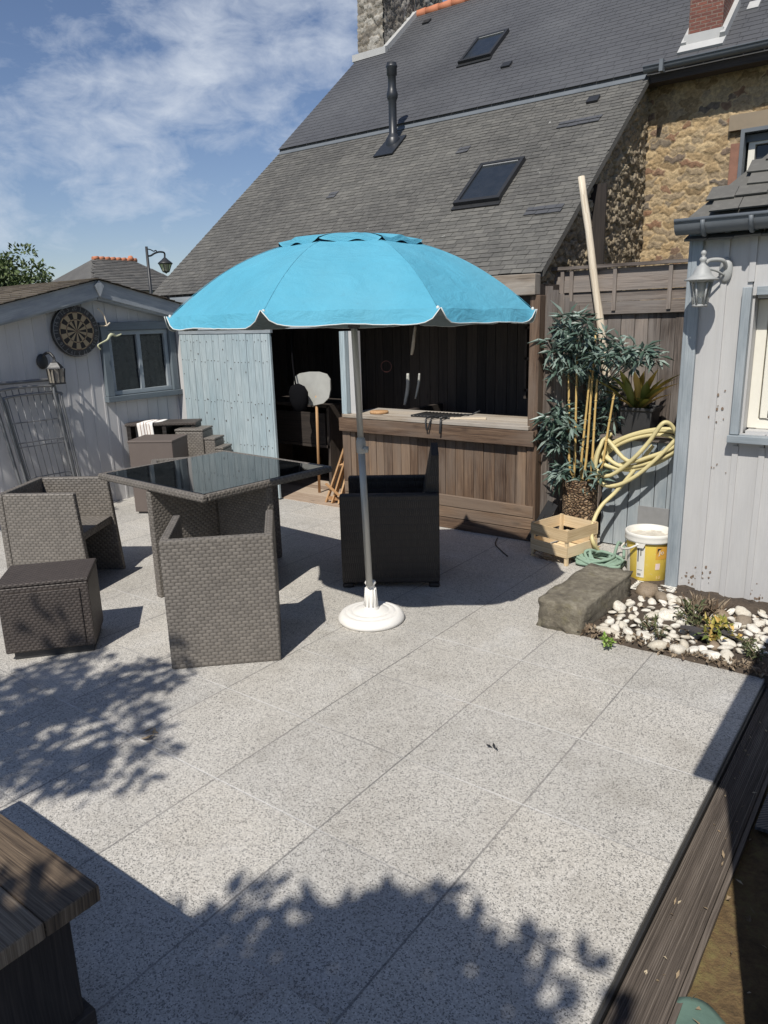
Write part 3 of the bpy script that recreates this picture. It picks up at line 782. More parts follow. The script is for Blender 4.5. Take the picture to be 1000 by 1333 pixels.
# things in the bar
def leanstick(b, p0, p1, r): b.tube([p0, p1], r, 8)
shov = thing('shovel', 'white-bladed shovel standing on its handle in the dark doorway', 'shovel', onZ(416, 641, .015))
hp = onZ(416, 641, .015); tp = onY(412, 515, 5.10)
b = MB(); b.tube([hp, tp], .013, 8); b.build('handle', MAT['orange_wood'], shov, local=False)
b = MB()
outl = [(383, 491), (390, 486), (402, 484), (415, 484), (425, 487), (429.5, 494), (430, 508), (428, 518), (421, 525), (408, 528), (394, 526), (386, 519), (383, 506)]
c0 = onY(405, 500, 5.3)
P = [onY(x, y, 5.08+.02*math.sin((x-390)/30.0)) for x, y in outl]
b.prism(P, (0, .012, 0)); b.build('blade', MAT['grey_white'], shov, local=False)
bag = onY(389, 514, 4.99)
b = MB(); bm_ = []
b.lathe([(0, -.15), (.07, -.14), (.105, -.06), (.1, .02), (.075, .07), (.035, .095), (0, .1)], bag, 18, sy=.5)
b.v = [tuple(Vector(q)+Vector((.03*mnoise.noise(Vector(q)*9)-.18*max(0, q[2]-bag.z), .0, .02*mnoise.noise(Vector(q)*11)))) for q in b.v]
b.tube(smooth_path([bag+Vector((-.03, 0, .08)), bag+Vector((-.1, .05, .3)), bag+Vector((-.1, .06, .62))], 4), .008, 6)
tag(b.build('black_bag', MAT['soot']), 'black bag hanging in the dark doorway in front of the white shovel blade', 'bag')
pal = thing('slatted_rack', 'slatted brown wooden frame leaning on the end of the bar counter', 'rack', onZ(440, 636, .01))
A, B_ = onZ(424, 638, .015), onZ(449, 634, .015); C_, D_ = onY(451, 548, 4.98), onY(466, 548, 4.98)
A = Vector((-4.40, 4.98, .015)); B_ = Vector((-4.17, 4.99, .015)); C_ = Vector((-4.10, 5.02, .72)); D_ = Vector((-4.085, 5.2, .72))
b = MB()
for t in (0.0, .33, .66, 1.0):
    b.beam(A.lerp(B_, t), C_.lerp(D_, t), .03 if t in (0.0, 1.0) else .05, .016, up=(-1, 0, .5))
for t in (.06, .5, .95): b.beam(A.lerp(C_, t), B_.lerp(D_, t), .03, .02, up=(-1, 0, .5))
b.build('slats', MAT['orange_wood'], pal, local=False)
b = MB(); b.beam(A+Vector((.03, -.03, .18)), A+Vector((.34, -.06, .02)), .02, .014); b.build('strut', MAT['orange_wood'], pal, local=False)
# on the counter
zc = .861
g = thing('grill_grate', 'black wire grill grate lying on the wooden bar counter', 'grate', onZ(572, 541, zc))
gc = Vector((onY(572, 545, 5.04).x, 5.04, zc))
b = MB()
for i in range(13):
    x = -.2+.4*i/12; b.tube([gc+Vector((x, -.11, .012)), gc+Vector((x, .13, .012))], .004, 5)
for y in (-.11, .0, .13): b.tube([gc+Vector((-.2, y, .006)), gc+Vector((.2, y, .006))], .006, 5)
b.build('wires', MAT['black_metal'], g, local=False)
b = MB()
b.tube([gc+Vector((.18, .02, .02)), gc+Vector((.3, -.0, .03)), gc+Vector((.36, .02, .06))], .006, 6); b.build('handle', MAT['black_metal'], g, local=False)
t = thing('grill_tongs', 'black tongs hanging over the front edge of the bar counter', 'tongs', onZ(578, 548, zc))
e0 = Vector((gc.x+.02, 4.81, zc+.004))
b = MB()
for s in (0, .045): b.tube(smooth_path([e0+Vector((s, .16, .01)), e0+Vector((s, .03, .008)), e0+Vector((s, .0, -.005)), e0+Vector((s*.6+.01, -.012, -.05)), e0+Vector((s*.3+.015, -.012, -.08))], 5), .006, 6)
for s in (.11, .115): b.tube(smooth_path([e0+Vector((s, .12, .01)), e0+Vector((s+.02, .02, .01)), e0+Vector((s+.03, -.008, -.02)), e0+Vector((s+.025, -.012, -.1))], 5), .006, 6)
b.build('arms', MAT['black_metal'], t, local=False)
d = Vector((onY(494, 548, 4.99).x, 4.99, zc))
b = MB(); b.lathe([(0, 0), (.075, 0), (.08, .006), (.08, .016), (.075, .022), (0, .022)], d, 24)
tag(b.build('wooden_board', MAT['orange_wood']), 'round wooden board on the left end of the bar counter', 'board')
b = MB()
q0, q1 = Vector((onY(588, 551, 4.95).x, 4.93, zc)), Vector((onY(634, 546, 5.05).x, 5.0, zc))
b.beam(q0+Vector((0, 0, .008)), q1+Vector((0, .04, .008)), .03, .014); tag(b.build('wooden_stick', MAT['pale_wood']), 'pale flat stick lying across the bar counter beside the grate', 'stick')
# pale tools hanging inside
def hang(name, pts, w, mat, label, cat, Y=5.55):
    t = [onY(x, y, Y) for x, y in pts]; b = MB()
    b.tube(smooth_path(t, 4), [w*(.45+.55*math.sin(math.pi*min(1, max(0, (i+1.5)/(4*len(t)-1))))) for i in range(len(smooth_path(t, 4)))], 6)
    return tag(b.build(name, mat), label, cat)
hang('hanging_tool', [(541, 424), (538, 450), (536, 462)], .016, MAT['pale_wood'], 'pale tool handle hanging high in the bar', 'tool')
hang('hanging_knife', [(531, 486), (531, 505), (527, 527)], .018, MAT['grey_white'], 'whitish blade hanging in the bar, left of its slimmer twin', 'tool')
hang('hanging_knife', [(546, 486), (545, 500), (541, 519)], .012, MAT['grey_white'], 'slim whitish blade hanging in the bar, right of the broader one', 'tool')
b = MB(); rc = onY(503, 477, 5.6); b.tube([rc+Vector((.06*math.cos(a), 0, .05*math.sin(a))) for a in [2*math.pi*i/18 for i in range(18)]], .004, 6, closed=True)
tag(b.build('hanging_ring', MAT['red_plastic']), 'dull red ring hanging on the dark back wall of the bar', 'ring')

# ================================================================== LEFT SHED
ls = thing('garden_shed', 'grey boarded garden shed with a low gable, a dartboard and a small window', 'shed', (-6.24, 3.4, 0))
AX, AY, AZ = -6.1, 4.0, 2.03
def zs(y): return AZ-.235*abs(y-AY)
WY0, WY1, WZa, WZb = 4.10, 4.79, 1.0, 1.61
b = MB(); y = 1.9; rnd = random.Random(5)
while y < 4.86:
    w = .118; y1 = min(y+w-.004, 4.88)
    zt = min(zs(y), zs(y1))-.06; x = -6.24+rnd.uniform(-.0008, .0008)
    segs = [(0.0, zt)]
    if y1 > WY0 and y < WY1: segs = [(0.0, WZa), (WZb, zt)]
    for (za, zb) in segs: b.box((x-.01, (y+y1)/2, (za+zb)/2), (.02, y1-y, zb-za), grain=2)
    y += w
wallo = b.build('wall', MAT['shed_paint_left'], ls, local=False)
b = MB(); y = 1.9
while y < 4.86:
    zt = zs(y)-.07
    segs = [(0.0, zt)]
    if WY0-.05 < y < WY1+.05: segs = [(0.0, WZa-.06), (WZb+.06, zt)]
    for (za, zb) in segs:
        if zb-za > .02: b.box((-6.238, y-.002, (za+zb)/2), (.005, .02, zb-za), grain=2)
    y += .118
b.build('batten', MAT['shed_paint_left'], ls, local=False)
b = MB(); b.poly([(-6.27, 1.9, 0), (-6.27, 4.86, 0), (-6.27, 4.86, 1.75), (-6.27, 4.0, 1.95), (-6.27, 1.9, 1.45)])
b.poly([(-9, 1.9, 0), (-6.27, 1.9, 0), (-6.27, 1.9, 1.45), (-9, 1.9, 1.45)]); b.poly([(-6.27, 4.88, 0), (-9, 4.88, 0), (-9, 4.88, 1.75), (-6.27, 4.88, 1.75)])
b.poly([(-9, 4.86, 0), (-9, 1.9, 0), (-9, 1.9, 1.45), (-9, 4.0, 1.95), (-9, 4.86, 1.75)])
b.build('inner_shell', MAT['dark_void'], ls, local=False)
# bargeboards
b = MB()
for (ya, yb) in ((AY-.004, 1.7), (AY+.004, 4.87)):
    n_ = 1 if ya < yb else -1
    pts = [(AX, ya, zs(ya)), (AX, yb, zs(yb)), (AX, yb, zs(yb)-.135), (AX, ya, zs(ya)-.145)]
    b.prism(pts, (-.025, 0, 0), grain=(0, yb-ya, zs(yb)-zs(ya)))
    q = [(AX-.026, ya, zs(ya)-.13), (AX-.026, yb, zs(yb)-.115), (AX-.026, yb, zs(yb)-.15), (AX-.026, ya, zs(ya)-.165)]
    b.prism(q, (-.1, 0, 0), grain=(0, yb-ya, zs(yb)-zs(ya)))
b.build('bargeboard', MAT['barge_paint'], ls, local=False)
b = MB(); b.prism([(AX+.004, AY-.045, AZ-.05), (AX+.004, AY, AZ-.14), (AX+.004, AY+.045, AZ-.05), (AX+.004, AY, AZ-.005)], (.02, 0, 0)); b.build('finial', MAT['barge_paint'], ls, local=False)
b = MB()
for (yb) in (1.66, 4.9):
    d = Vector((0, yb-AY, zs(yb)-AZ)); L = d.length
    s0 = Vector((-9.2, yb, zs(yb)+.004)); vv = -d.normalized(); uu = Vector((1, 0, 0))
    slates(b, s0, uu, vv, 3.13, L, .16, .10, thick=.008, jit=.004, tilt=.012)
    b.poly([(-9.2, yb, zs(yb)), (-6.075, yb, zs(yb)), (-6.075, AY, AZ), (-9.2, AY, AZ)])
b.build('roof', MAT['felt'], ls, local=False)
# window
w = MB(); t = .05
w.box((-6.215, (WY0+WY1)/2, WZb+.02), (.05, WY1-WY0+.14, .075)); w.box((-6.205, (WY0+WY1)/2, WZa-.03), (.07, WY1-WY0+.16, .05))
for yy in (WY0-.03, WY1+.03): w.box((-6.215, yy, (WZa+WZb)/2-.008), (.05, .07, WZb-WZa-.01), grain=2)
wo = w.build('window', MAT['dark_trim'], ls, bevel=.003, local=False)
f = MB()
for yy in (WY0+.03, (WY0+WY1)/2, WY1-.03): f.box((-6.235, yy, (WZa+WZb)/2), (.03, .04, WZb-WZa-.08), grain=2)
for zz in (WZa+.02, WZb-.04): f.box((-6.235, (WY0+WY1)/2, zz), (.032, WY1-WY0-.012, .04))
f.build('frame', MAT['blue_trim'], wo, bevel=.003, local=False)
g = MB(); g.poly([(-6.25, WY0, WZa), (-6.25, WY1, WZa), (-6.25, WY1, WZb), (-6.25, WY0, WZb)]); g.build('pane', MAT['glass'], wo, local=False)

# dartboard
dc = onX(98.5, 431, -6.2); dbr = .222
db = thing('dartboard', 'round black and cream dartboard hanging on the grey shed gable', 'dartboard', (dc.x, dc.y, dc.z))
b = MB()
def ringx(b, r0, r1, x, a0, a1, n=4, mi=0):
    pts = [(dc.x+x, dc.y+r0*math.sin(a0+(a1-a0)*i/n), dc.z+r0*math.cos(a0+(a1-a0)*i/n)) for i in range(n+1)]
    pts2 = [(dc.x+x, dc.y+r1*math.sin(a0+(a1-a0)*i/n), dc.z+r1*math.cos(a0+(a1-a0)*i/n)) for i in range(n+1)]
    for i in range(n): b.poly([pts[i], pts[i+1], pts2[i+1], pts2[i]] if r0 > 1e-4 else [pts[i], pts2[i+1], pts2[i]], mi=mi)
bb = MB(); N = 40
bb.lathe([(0, -.02), (dbr, -.02), (dbr, .012), (dbr-.01, .018), (dbr*.76, .018), (0, .018)], (0, 0, 0), N)
bb.v = [(dc.x+z_, dc.y+x_, dc.z+y_) for (x_, y_, z_) in bb.v]
bb.build('body', MAT['black_plastic'], db, local=False)
b = MB()
for k in range(20):
    a0, a1 = 2*math.pi*(k-.5)/20, 2*math.pi*(k+.5)/20
    r = dbr*.74
    for (ra, rb, mi) in ((.014, .56, k % 2), (.56, .62, 2+k % 2), (.62, .94, k % 2), (.94, 1.0, 2+k % 2)):
        ringx(b, r*ra, r*rb, .021, a0, a1, 3, mi)
ringx(b, 0, r*.06, .023, 0, 2*math.pi, 12, 2)
sis = [plain('sisal_cream', (.36, .28, .17), .9), plain('sisal_black', (.03, .025, .022), .9), plain('sisal_brown', (.16, .1, .07), .9), plain('sisal_ochre', (.32, .24, .14), .9)]
b.build('target_face', sis, db, local=False)
def text_mesh(s, size, mat, name, parent, fn, extrude=.0):
    cu = bpy.data.curves.new('t', 'FONT'); cu.body = s; cu.size = size; cu.align_x = 'CENTER'; cu.align_y = 'CENTER'; cu.resolution_u = 2
    o = bpy.data.objects.new('t', cu); col.objects.link(o); bpy.context.view_layer.update()
    me0 = bpy.data.meshes.new_from_object(o.evaluated_get(bpy.context.evaluated_depsgraph_get()))
    vs = [fn(v.co.x, v.co.y) for v in me0.vertices]; fs = [tuple(p.vertices) for p in me0.polygons]
    bpy.data.objects.remove(o); bpy.data.curves.remove(cu); bpy.data.meshes.remove(me0)
    return vs, fs
V_, F_ = [], []
for k, s in enumerate([20, 1, 18, 4, 13, 6, 10, 15, 2, 17, 3, 19, 7, 16, 8, 11, 14, 9, 12, 5]):
    a = 2*math.pi*k/20; rr = dbr*.865
    def fn(x, y, a=a): 
        yy = rr+y; return (dc.x+.0205-dc.x, x*math.cos(a)+yy*math.sin(a), -x*math.sin(a)+yy*math.cos(a))
    vs, fs = text_mesh(str(s), .05, None, '', None, fn); o_ = len(V_); V_ += vs; F_ += [tuple(i+o_ for i in f) for f in fs]
me = bpy.data.meshes.new('lettering'); me.from_pydata(V_, [], F_); me.materials.append(plain('dull_grey_print', (.17, .17, .17), .7)); o = bpy.data.objects.new('lettering', me); col.objects.link(o); o.parent = db; o['kind'] = 'stuff'
b = MB(); b.tube([(dc.x+.02, dc.y+(dbr-.006)*math.cos(a), dc.z+(dbr-.006)*math.sin(a)) for a in [2*math.pi*i/48 for i in range(48)]], .003, 5, closed=True)
b.build('rim_wire', MAT['steel'], db, local=False)
# two things hooked on the wall beside it
b = MB()
b.tube(smooth_path([onX(127, 401, -6.16), onX(134, 408, -6.14), onX(138, 418, -6.13), onX(139.5, 424, -6.13)], 5), .007, 6)
b.tube([onX(129, 424, -6.2), onX(139.5, 424, -6.13), onX(143, 420, -6.10)], .006, 6)
tag(b.build('wall_hook', MAT['pale_wood']), 'thin pale hook sticking out beside the dartboard, above the window corner', 'hook')
b = MB()
hp_ = [onX(x, y, -6.15) for x, y in [(131, 455), (128.5, 452), (128, 449), (133, 446), (140, 442), (143, 437), (147, 435), (150, 437), (153, 437), (158, 435)]]
b.tube(smooth_path(hp_, 4), [.007+.009*math.exp(-((i/36.0-.62)/.16)**2) for i in range(len(smooth_path(hp_, 4)))], 6)
tag(b.build('coat_hanger', plain('pale_green_plastic', (.5, .5, .33), .5)), 'pale greenish coat hanger hooked at the window corner under the dartboard', 'hanger')

# wall lantern on the left shed
lc = onX(73, 486, -6.10)
ll = thing('wall_lantern', 'small black wall lantern with pale panes under the dartboard', 'lamp', (lc.x, lc.y, lc.z))
b = MB(); s = .05
b.box((lc.x, lc.y, lc.z-.085), (2*s, 2*s, .012)); 
for sx in (-1, 1):
    for sy in (-1, 1): b.beam((lc.x+sx*s*.85, lc.y+sy*s*.85, lc.z-.08), (lc.x+sx*s*1.05, lc.y+sy*s*1.05, lc.z+.04), .009, .009)
b.box((lc.x, lc.y, lc.z), (.009, 2*s*.98, .15)) if False else None
for (ax, ay) in ((1, 0), (-1, 0), (0, 1), (0, -1)): b.beam((lc.x+ax*s*.85, lc.y+ay*s*.85, lc.z-.08), (lc.x+ax*s*1.05, lc.y+ay*s*1.05, lc.z+.04), .007, .007)
b.build('cage', MAT['black_metal'], ll, local=False)
b = MB(); b.lathe([(s*1.55, .04), (s*1.45, .052), (s*.75, .09), (s*.35, .1), (.012, .115), (.014, .13), (0, .14)], lc, 4, smooth=False); b.build('lamp_cap', MAT['black_metal'], ll, local=False)
b = MB(); b.box((lc.x, lc.y, lc.z-.02), (2*s*.9, 2*s*.9, .115)); b.build('panes', MAT['lamp_glass'], ll, local=False)
b = MB(); b.tube(smooth_path([(lc.x, lc.y, lc.z+.13), (lc.x-.04, lc.y-.01, lc.z+.17), (lc.x-.1, lc.y-.025, lc.z+.16), (-6.225, lc.y-.04, lc.z+.11)], 5), .012, 8)
bq = MB(); bq.lathe([(0, 0), (.05, 0), (.05, .01), (.03, .02), (0, .022)], (0, 0, 0), 20); bq.v = [(-6.228+z_, lc.y-.04+x_, lc.z+.1+y_*1.3) for x_, y_, z_ in bq.v]
o_ = len(b.v); b.v += bq.v
for f, u_, mi, sm in zip(bq.f, bq.uv, bq.mi, bq.sm): b.face([i+o_ for i in f], u_, mi, sm)
b.build('bracket', MAT['black_metal'], ll, local=False)

# folded wire rack leaning at the wall
rk = thing('wire_rack', 'folded grey metal wire airer leaning on the left end of the shed wall', 'drying rack', (-6.0, 3.5, 0))
def rp(s, t, o=0.0): # s across 0..1, t up 0..1 in the leaning plane
    base0, base1 = Vector((-6.08, 3.09, .0)), Vector((-6.08, 3.575, .0))
    top0, top1 = Vector((-6.17, 2.96, 1.2)), Vector((-6.17, 3.50, 1.2))
    return base0.lerp(base1, s).lerp(top0.lerp(top1, s), t)+Vector((o, 0, o*.25))
b = MB()
b.tube(smooth_path([rp(0, 0), rp(0, .5), rp(0, .93), rp(.03, .985), rp(.1, 1), rp(.5, 1), rp(.9, 1), rp(.97, .985), rp(1, .93), rp(1, .5), rp(1, 0)], 5), .014, 8)
b.build('frame', MAT['steel'], rk, local=False)
b = MB()
for off, s0, s1, t1 in ((.045, .06, .92, .95), (.03, .12, 1.04, .9)):
    b.tube(smooth_path([rp(s0, 0, off), rp(s0, .5, off), rp(s0, t1-.06, off), rp(s0+.05, t1, off), rp(s1-.05, t1, off), rp(s1, t1-.06, off), rp(s1, .5, off), rp(s1, 0, off)], 4), .011, 7)
b.build('inner_frame', MAT['steel'], rk, local=False)
b = MB()
for i in range(9): b.tube([rp(.07+.105*i, .08, .02), rp(.07+.105*i, .95, .02)], .0035, 5)
for t_ in (.30, .33, .55, .58, .72): b.tube(smooth_path([rp(.05, t_, .03), rp(.5, t_, .035), rp(.9, t_, .03), rp(.94, t_+.02, .05)], 3), .0055, 5)
b.build('wires', MAT['steel'], rk, local=False)

# ================================================================== BEYOND THE SHEDS
fh = thing('slate_cottage', 'far hipped slate roof with an orange ridge behind the left shed', 'house', (-38, 24.5, 0))
k = 2.5
def fx_(x, y, X=-35.0): return onX(x, y, X)
r0, r1 = fx_(133, 344), fx_(185, 335); e0_, e1_ = fx_(100, 372), fx_(214, 376)
zE = 3.3
b = MB()
E0 = Vector((-33.2, 21.3, zE)); E1 = Vector((-33.2, 28.2, zE)); G0 = Vector((-39, 21.3, zE)); G1 = Vector((-39, 28.2, zE))
r0 = Vector((-36, r0.y+.15, 5.0)); r1 = Vector((-36, r1.y+.1, 5.05))
for q in ([E0, E1, r1, r0], [E0, r0, G0], [E1, G1, r1], [G0, r0, r1, G1]): b.poly(q)
lv = (r0+r1)/2-(E0+E1)/2
slates(b, E0+Vector((0, 0, .03)), E1-E0, Vector((-(r0.x-E0.x)*-1, 0, 1.7)), (E1-E0).length, Vector((2.8, 0, 1.7)).length, .3, .17, thick=.015, tilt=.03, jit=.01,
       keep=lambda a, c, y, : (a > (r0.y-E0.y)*y/3.27 and c < 6.9-(28.2-r1.y)*y/3.27))
b.build('roof', MAT['slate_far'], fh, local=False)
b = MB(); y = r0.y
while y < r1.y-.05:
    b.tube([(r0.x, y, 5.02), (r0.x, y+.33, 5.05)], [.11, .118], 10); y += .33
b.lathe([(0, 0), (.14, 0), (.16, .14), (.1, .26), (0, .28)], (r1.x, r1.y-.1, 5.0), 10); b.build('ridge_tiles', MAT['ridge'], fh, local=False)
b = MB(); b.box((-36.1, 24.75, 1.6), (5.6, 6.6, 3.4)); b.build('wall', MAT['mortar'], fh, local=False)
# street lamp
LX = -25.0
sl = thing('street_lamp', 'old fashioned black street lamp on a scrolled bracket beyond the roofs', 'street lamp', (LX, onX(191, 325, LX).y, -.1))
py_ = onX(191, 325, LX).y
zt = onX(191, 321, LX).z
b = MB(); b.tube([(LX, py_, -.1), (LX, py_, zt)], [.08, .05], 10); b.build('pole', MAT['black_metal'], sl, local=False)
pa = [onX(x, y, LX) for x, y in [(191, 333), (196, 333), (201, 330), (207, 328), (213, 328.5), (214.5, 331), (214.5, 335)]]
b = MB(); b.tube(smooth_path(pa, 5), .035, 7)
b.tube(smooth_path([onX(x, y, LX) for x, y in [(191, 324), (196, 325), (200, 327), (203, 326), (204.5, 328), (206, 328)]], 4), .022, 6); b.build('arm', MAT['black_metal'], sl, local=False)
lt = onX(214.5, 335, LX)
b = MB(); b.lathe([(.03, .0), (.06, -.02), (.12, -.08), (.17, -.12), (.27, -.2), (.29, -.24), (.26, -.26), (.0, -.25)], lt, 12); b.build('lamp_cap', MAT['black_metal'], sl, local=False)
b = MB(); b.lathe([(.0, -.262), (.23, -.262), (.12, -.52), (0, -.53)], lt, 6, smooth=False); b.build('lamp_glass', MAT['lamp_glass'], sl, local=False)
b = MB()
for i in range(6):
    a = 2*math.pi*i/6; b.tube([lt+Vector((.24*math.cos(a), .24*math.sin(a), -.25)), lt+Vector((.125*math.cos(a), .125*math.sin(a), -.53))], .014, 5)
b.lathe([(.13, -.52), (.13, -.55), (.04, -.58), (0, -.62)], lt, 8); b.build('cage', MAT['black_metal'], sl, local=False)

# ---- foliage
def leaf(b, p, d, nrm, L, w, fold=.25, droop=0.0):
    d = Vector(d).normalized(); n_ = Vector(nrm); s = d.cross(n_)
    if s.length < 1e-4: s = d.orthogonal()
    s.normalize(); n_ = s.cross(d)
    p = Vector(p); k = len(b.v)
    b.v += [tuple(p), tuple(p+d*L*.45+s*w/2+n_*w*fold), tuple(p+d*L-n_*L*droop), tuple(p+d*L*.45-s*w/2+n_*w*fold)]
    b.face((k, k+1, k+2), [(0, 0)]*3); b.face((k, k+2, k+3), [(0, 0)]*3)
def rdir(rs, up=0.0):
    v = Vector((rs.gauss(0, 1), rs.gauss(0, 1), rs.gauss(0, 1)+up)); return v.normalized()
def make_tree(name, label, base, crown_c, rad, nclump, nleaf, ls_, seed, mat, trunk_r, group=None, cl=.35, cat='tree', flat=1.0):
    rs = random.Random(seed); t = thing(name, label, cat, base, 0, group); base = Vector(base); cc = Vector(crown_c)
    b = MB(); tb = MB()
    fork = base.lerp(cc, .55)
    tb.tube(smooth_path([base, base.lerp(fork, .5)+Vector((rs.uniform(-.05, .05), rs.uniform(-.05, .05), 0)), fork], 4), [trunk_r*(1-.035*i) for i in range(9)], 8)
    for i in range(nclump):
        d = rdir(rs); r = rs.random()**.45
        c = cc+Vector((d.x*rad[0]*r, d.y*rad[1]*r, d.z*rad[2]*r*flat))
        if i < nclump*.5: tb.tube(smooth_path([fork, fork.lerp(c, .5)+Vector((0, 0, .12*rad[2])), c], 3), [trunk_r*.4, trunk_r*.3, trunk_r*.22, trunk_r*.16, trunk_r*.1, trunk_r*.06, trunk_r*.04], 5)
        R0 = cl*rs.uniform(.6, 1.25)
        for j in range(nleaf):
            dd = rdir(rs); rr = R0*rs.random()**.5
            p = c+Vector((dd.x*rr, dd.y*rr, dd.z*rr*.75))
            ld = (dd+rdir(rs)*.8+Vector((0, 0, -.25))).normalized()
            leaf(b, p, ld, rdir(rs, 1.2), ls_*rs.uniform(.7, 1.3), ls_*.55*rs.uniform(.7, 1.2))
    b.build('crown', mat, t, local=False); tb.build('trunk', MAT['bark'], t, local=False)
    return t
make_tree('garden_tree', 'leafy green tree rising behind the roof of the left shed', (-25.5, 12.6, -.1), (-25.5, 12.9, 3.05), (1.9, 1.75, 1.15), 70, 90, .17, 3, MAT['leaf_tree'], .16, cl=.42)
make_tree('garden_tree', 'dark leafy tree outside the left edge, casting the dapple on the paving', (-2.3, -1.6, -.05), (-2.3, -1.12, 3.2), (.68, .6, .45), 38, 70, .08, 11, MAT['leaf_shrub'], .05, cl=.17)
make_tree('garden_tree', 'dense round tree shading the near edge of the paving', (.05, -2.4, -.1), (.05, -1.74, 2.85), (1.06, .72, .5), 145, 190, .095, 12, MAT['leaf_shrub'], .06, cl=.23)
make_tree('garden_tree', 'slender tree by the shed end, dappling its wall', (-5.75, .9, -.05), (-5.75, 1.2, 3.25), (.4, .42, .7), 20, 40, .09, 13, MAT['leaf_shrub'], .04, cl=.2)

# ================================================================== FENCE, CABINET, RIGHT SHED
fe = thing('plank_fence', 'tall weathered plank fence with rails along its top between bar and grey shed', 'fence', (-1.7, 5.36, 0))
b = MB(); x = -2.34
while x < -1.0:
    w = random.uniform(.085, .105); b.box((x+w/2, 5.38+random.uniform(0, .006), .82), (w-.005, .02, 1.62)); x += w
b.build('boards', MAT['fence_wood'], fe, local=False)
b = MB()
for i, (z, h) in enumerate(((1.665, .085), (1.745, .07), (1.825, .085), (1.90, .065))):
    b.beam((-2.42, 5.352+.012*(i % 2), z-.004), (-1.0, 5.352+.012*(i % 2), z+.004), .018, h, up=(0, 0, 1))
b.beam((-2.44, 5.345, 1.95), (-1.0, 5.345, 1.952), .05, .022)
b.build('rails', MAT['fence_wood'], fe, local=False)
for x in (-2.32, -2.25, -1.93, -1.55):
    b = MB(); b.box((x, 5.337, 1.79), (.026, .014, .29), grain=2); b.build('batten', MAT['fence_wood'], fe, local=False)
cab = thing('low_cabinet', 'low cupboard clad in faded blue boards against the plank fence', 'cabinet', (-1.5, 5.2, 0))
b = MB(); x = -1.86
while x < -1.2:
    w = random.uniform(.07, .1); b.box((x+w/2, 5.1+random.uniform(0, .006), .39), (w-.005, .02, .76)); x += w
for y in (5.16, 5.25, 5.33): b.box((-1.85, y, .39), (.02, .08, .76))
b.build('boards', MAT['box_paint'], cab, local=False)
b = MB(); b.box((-1.53, 5.215, .785), (.72, .28, .025)); b.build('top', MAT['fence_wood'], cab, bevel=.003, local=False)
b = MB(); b.box((-1.47, 5.082, .17), (.24, .01, .30)); b.build('patch_panel', MAT['grey_sheet'], cab, local=False)

rsx0, rsy = -1.16, 4.44
rs_ = thing('grey_shed', 'pale grey boarded shed with a slate roof, gutter and white window at the right', 'shed', (-.2, 5.2, 0))
WXa, WZc, WZd = -.86, .965, 1.70
b = MB(); x = -1.13; rnd = random.Random(8)
bw = .135
while x < 1.6:
    x1 = x+bw
    segs = [(-.08, 2.06)] if x1 < WXa+.01 or x > .3 else [(-.08, WZc), (WZd, 2.06)]
    xa = x
    for (za, zb) in segs: b.box(((xa+x1-.005)/2, rsy+.012+rnd.uniform(-.002, .002), (za+zb)/2), (x1-xa-.005, .022, zb-za), grain=2)
    x = x1
b.build('wall', MAT['shed_paint'], rs_, local=False)
b = MB(); x = -1.13+bw
while x < 1.6:
    segs = [(-.08, 2.05)] if x < WXa-.06 or x > .36 else [(-.08, WZc-.07), (WZd+.07, 2.05)]
    for (za, zb) in segs: b.box((x-.012, rsy-.003, (za+zb)/2), (.03, .012, zb-za), grain=2)
    x += bw
b.build('batten', MAT['shed_paint'], rs_, local=False)
b = MB()
b.poly([(-1.15, rsy+.03, -.1), (1.6, rsy+.03, -.1), (1.6, rsy+.03, WZc), (-1.15, rsy+.03, WZc)])
b.poly([(-1.15, rsy+.03, WZd), (1.6, rsy+.03, WZd), (1.6, rsy+.03, 2.07), (-1.15, rsy+.03, 2.07)])
b.poly([(-1.15, rsy+.03, WZc), (WXa, rsy+.03, WZc), (WXa, rsy+.03, WZd), (-1.15, rsy+.03, WZd)])
b.poly([(.3, rsy+.03, WZc), (1.6, rsy+.03, WZc), (1.6, rsy+.03, WZd), (.3, rsy+.03, WZd)])
b.poly([(-1.155, rsy+.02, -.1), (-1.155, 6.3, -.1), (-1.155, 6.3, 2.07), (-1.155, rsy+.02, 2.07)][::-1])
b.poly([(1.6, rsy+.02, -.1), (1.6, 6.3, -.1), (1.6, 6.3, 2.07), (1.6, rsy+.02, 2.07)])
b.poly([(-1.15, 6.3, -.1), (1.6, 6.3, -.1), (1.6, 6.3, 2.07), (-1.15, 6.3, 2.07)])
b.build('side_wall', MAT['shed_paint'], rs_, local=False)
b = MB(); b.box((-1.15, rsy-.008, 1.0), (.055, .035, 2.08), grain=2); b.box((-1.186, rsy+.02, 1.0), (.02, .09, 2.08), grain=2); b.build('corner_board', MAT['blue_trim'], rs_, bevel=.004, local=False)
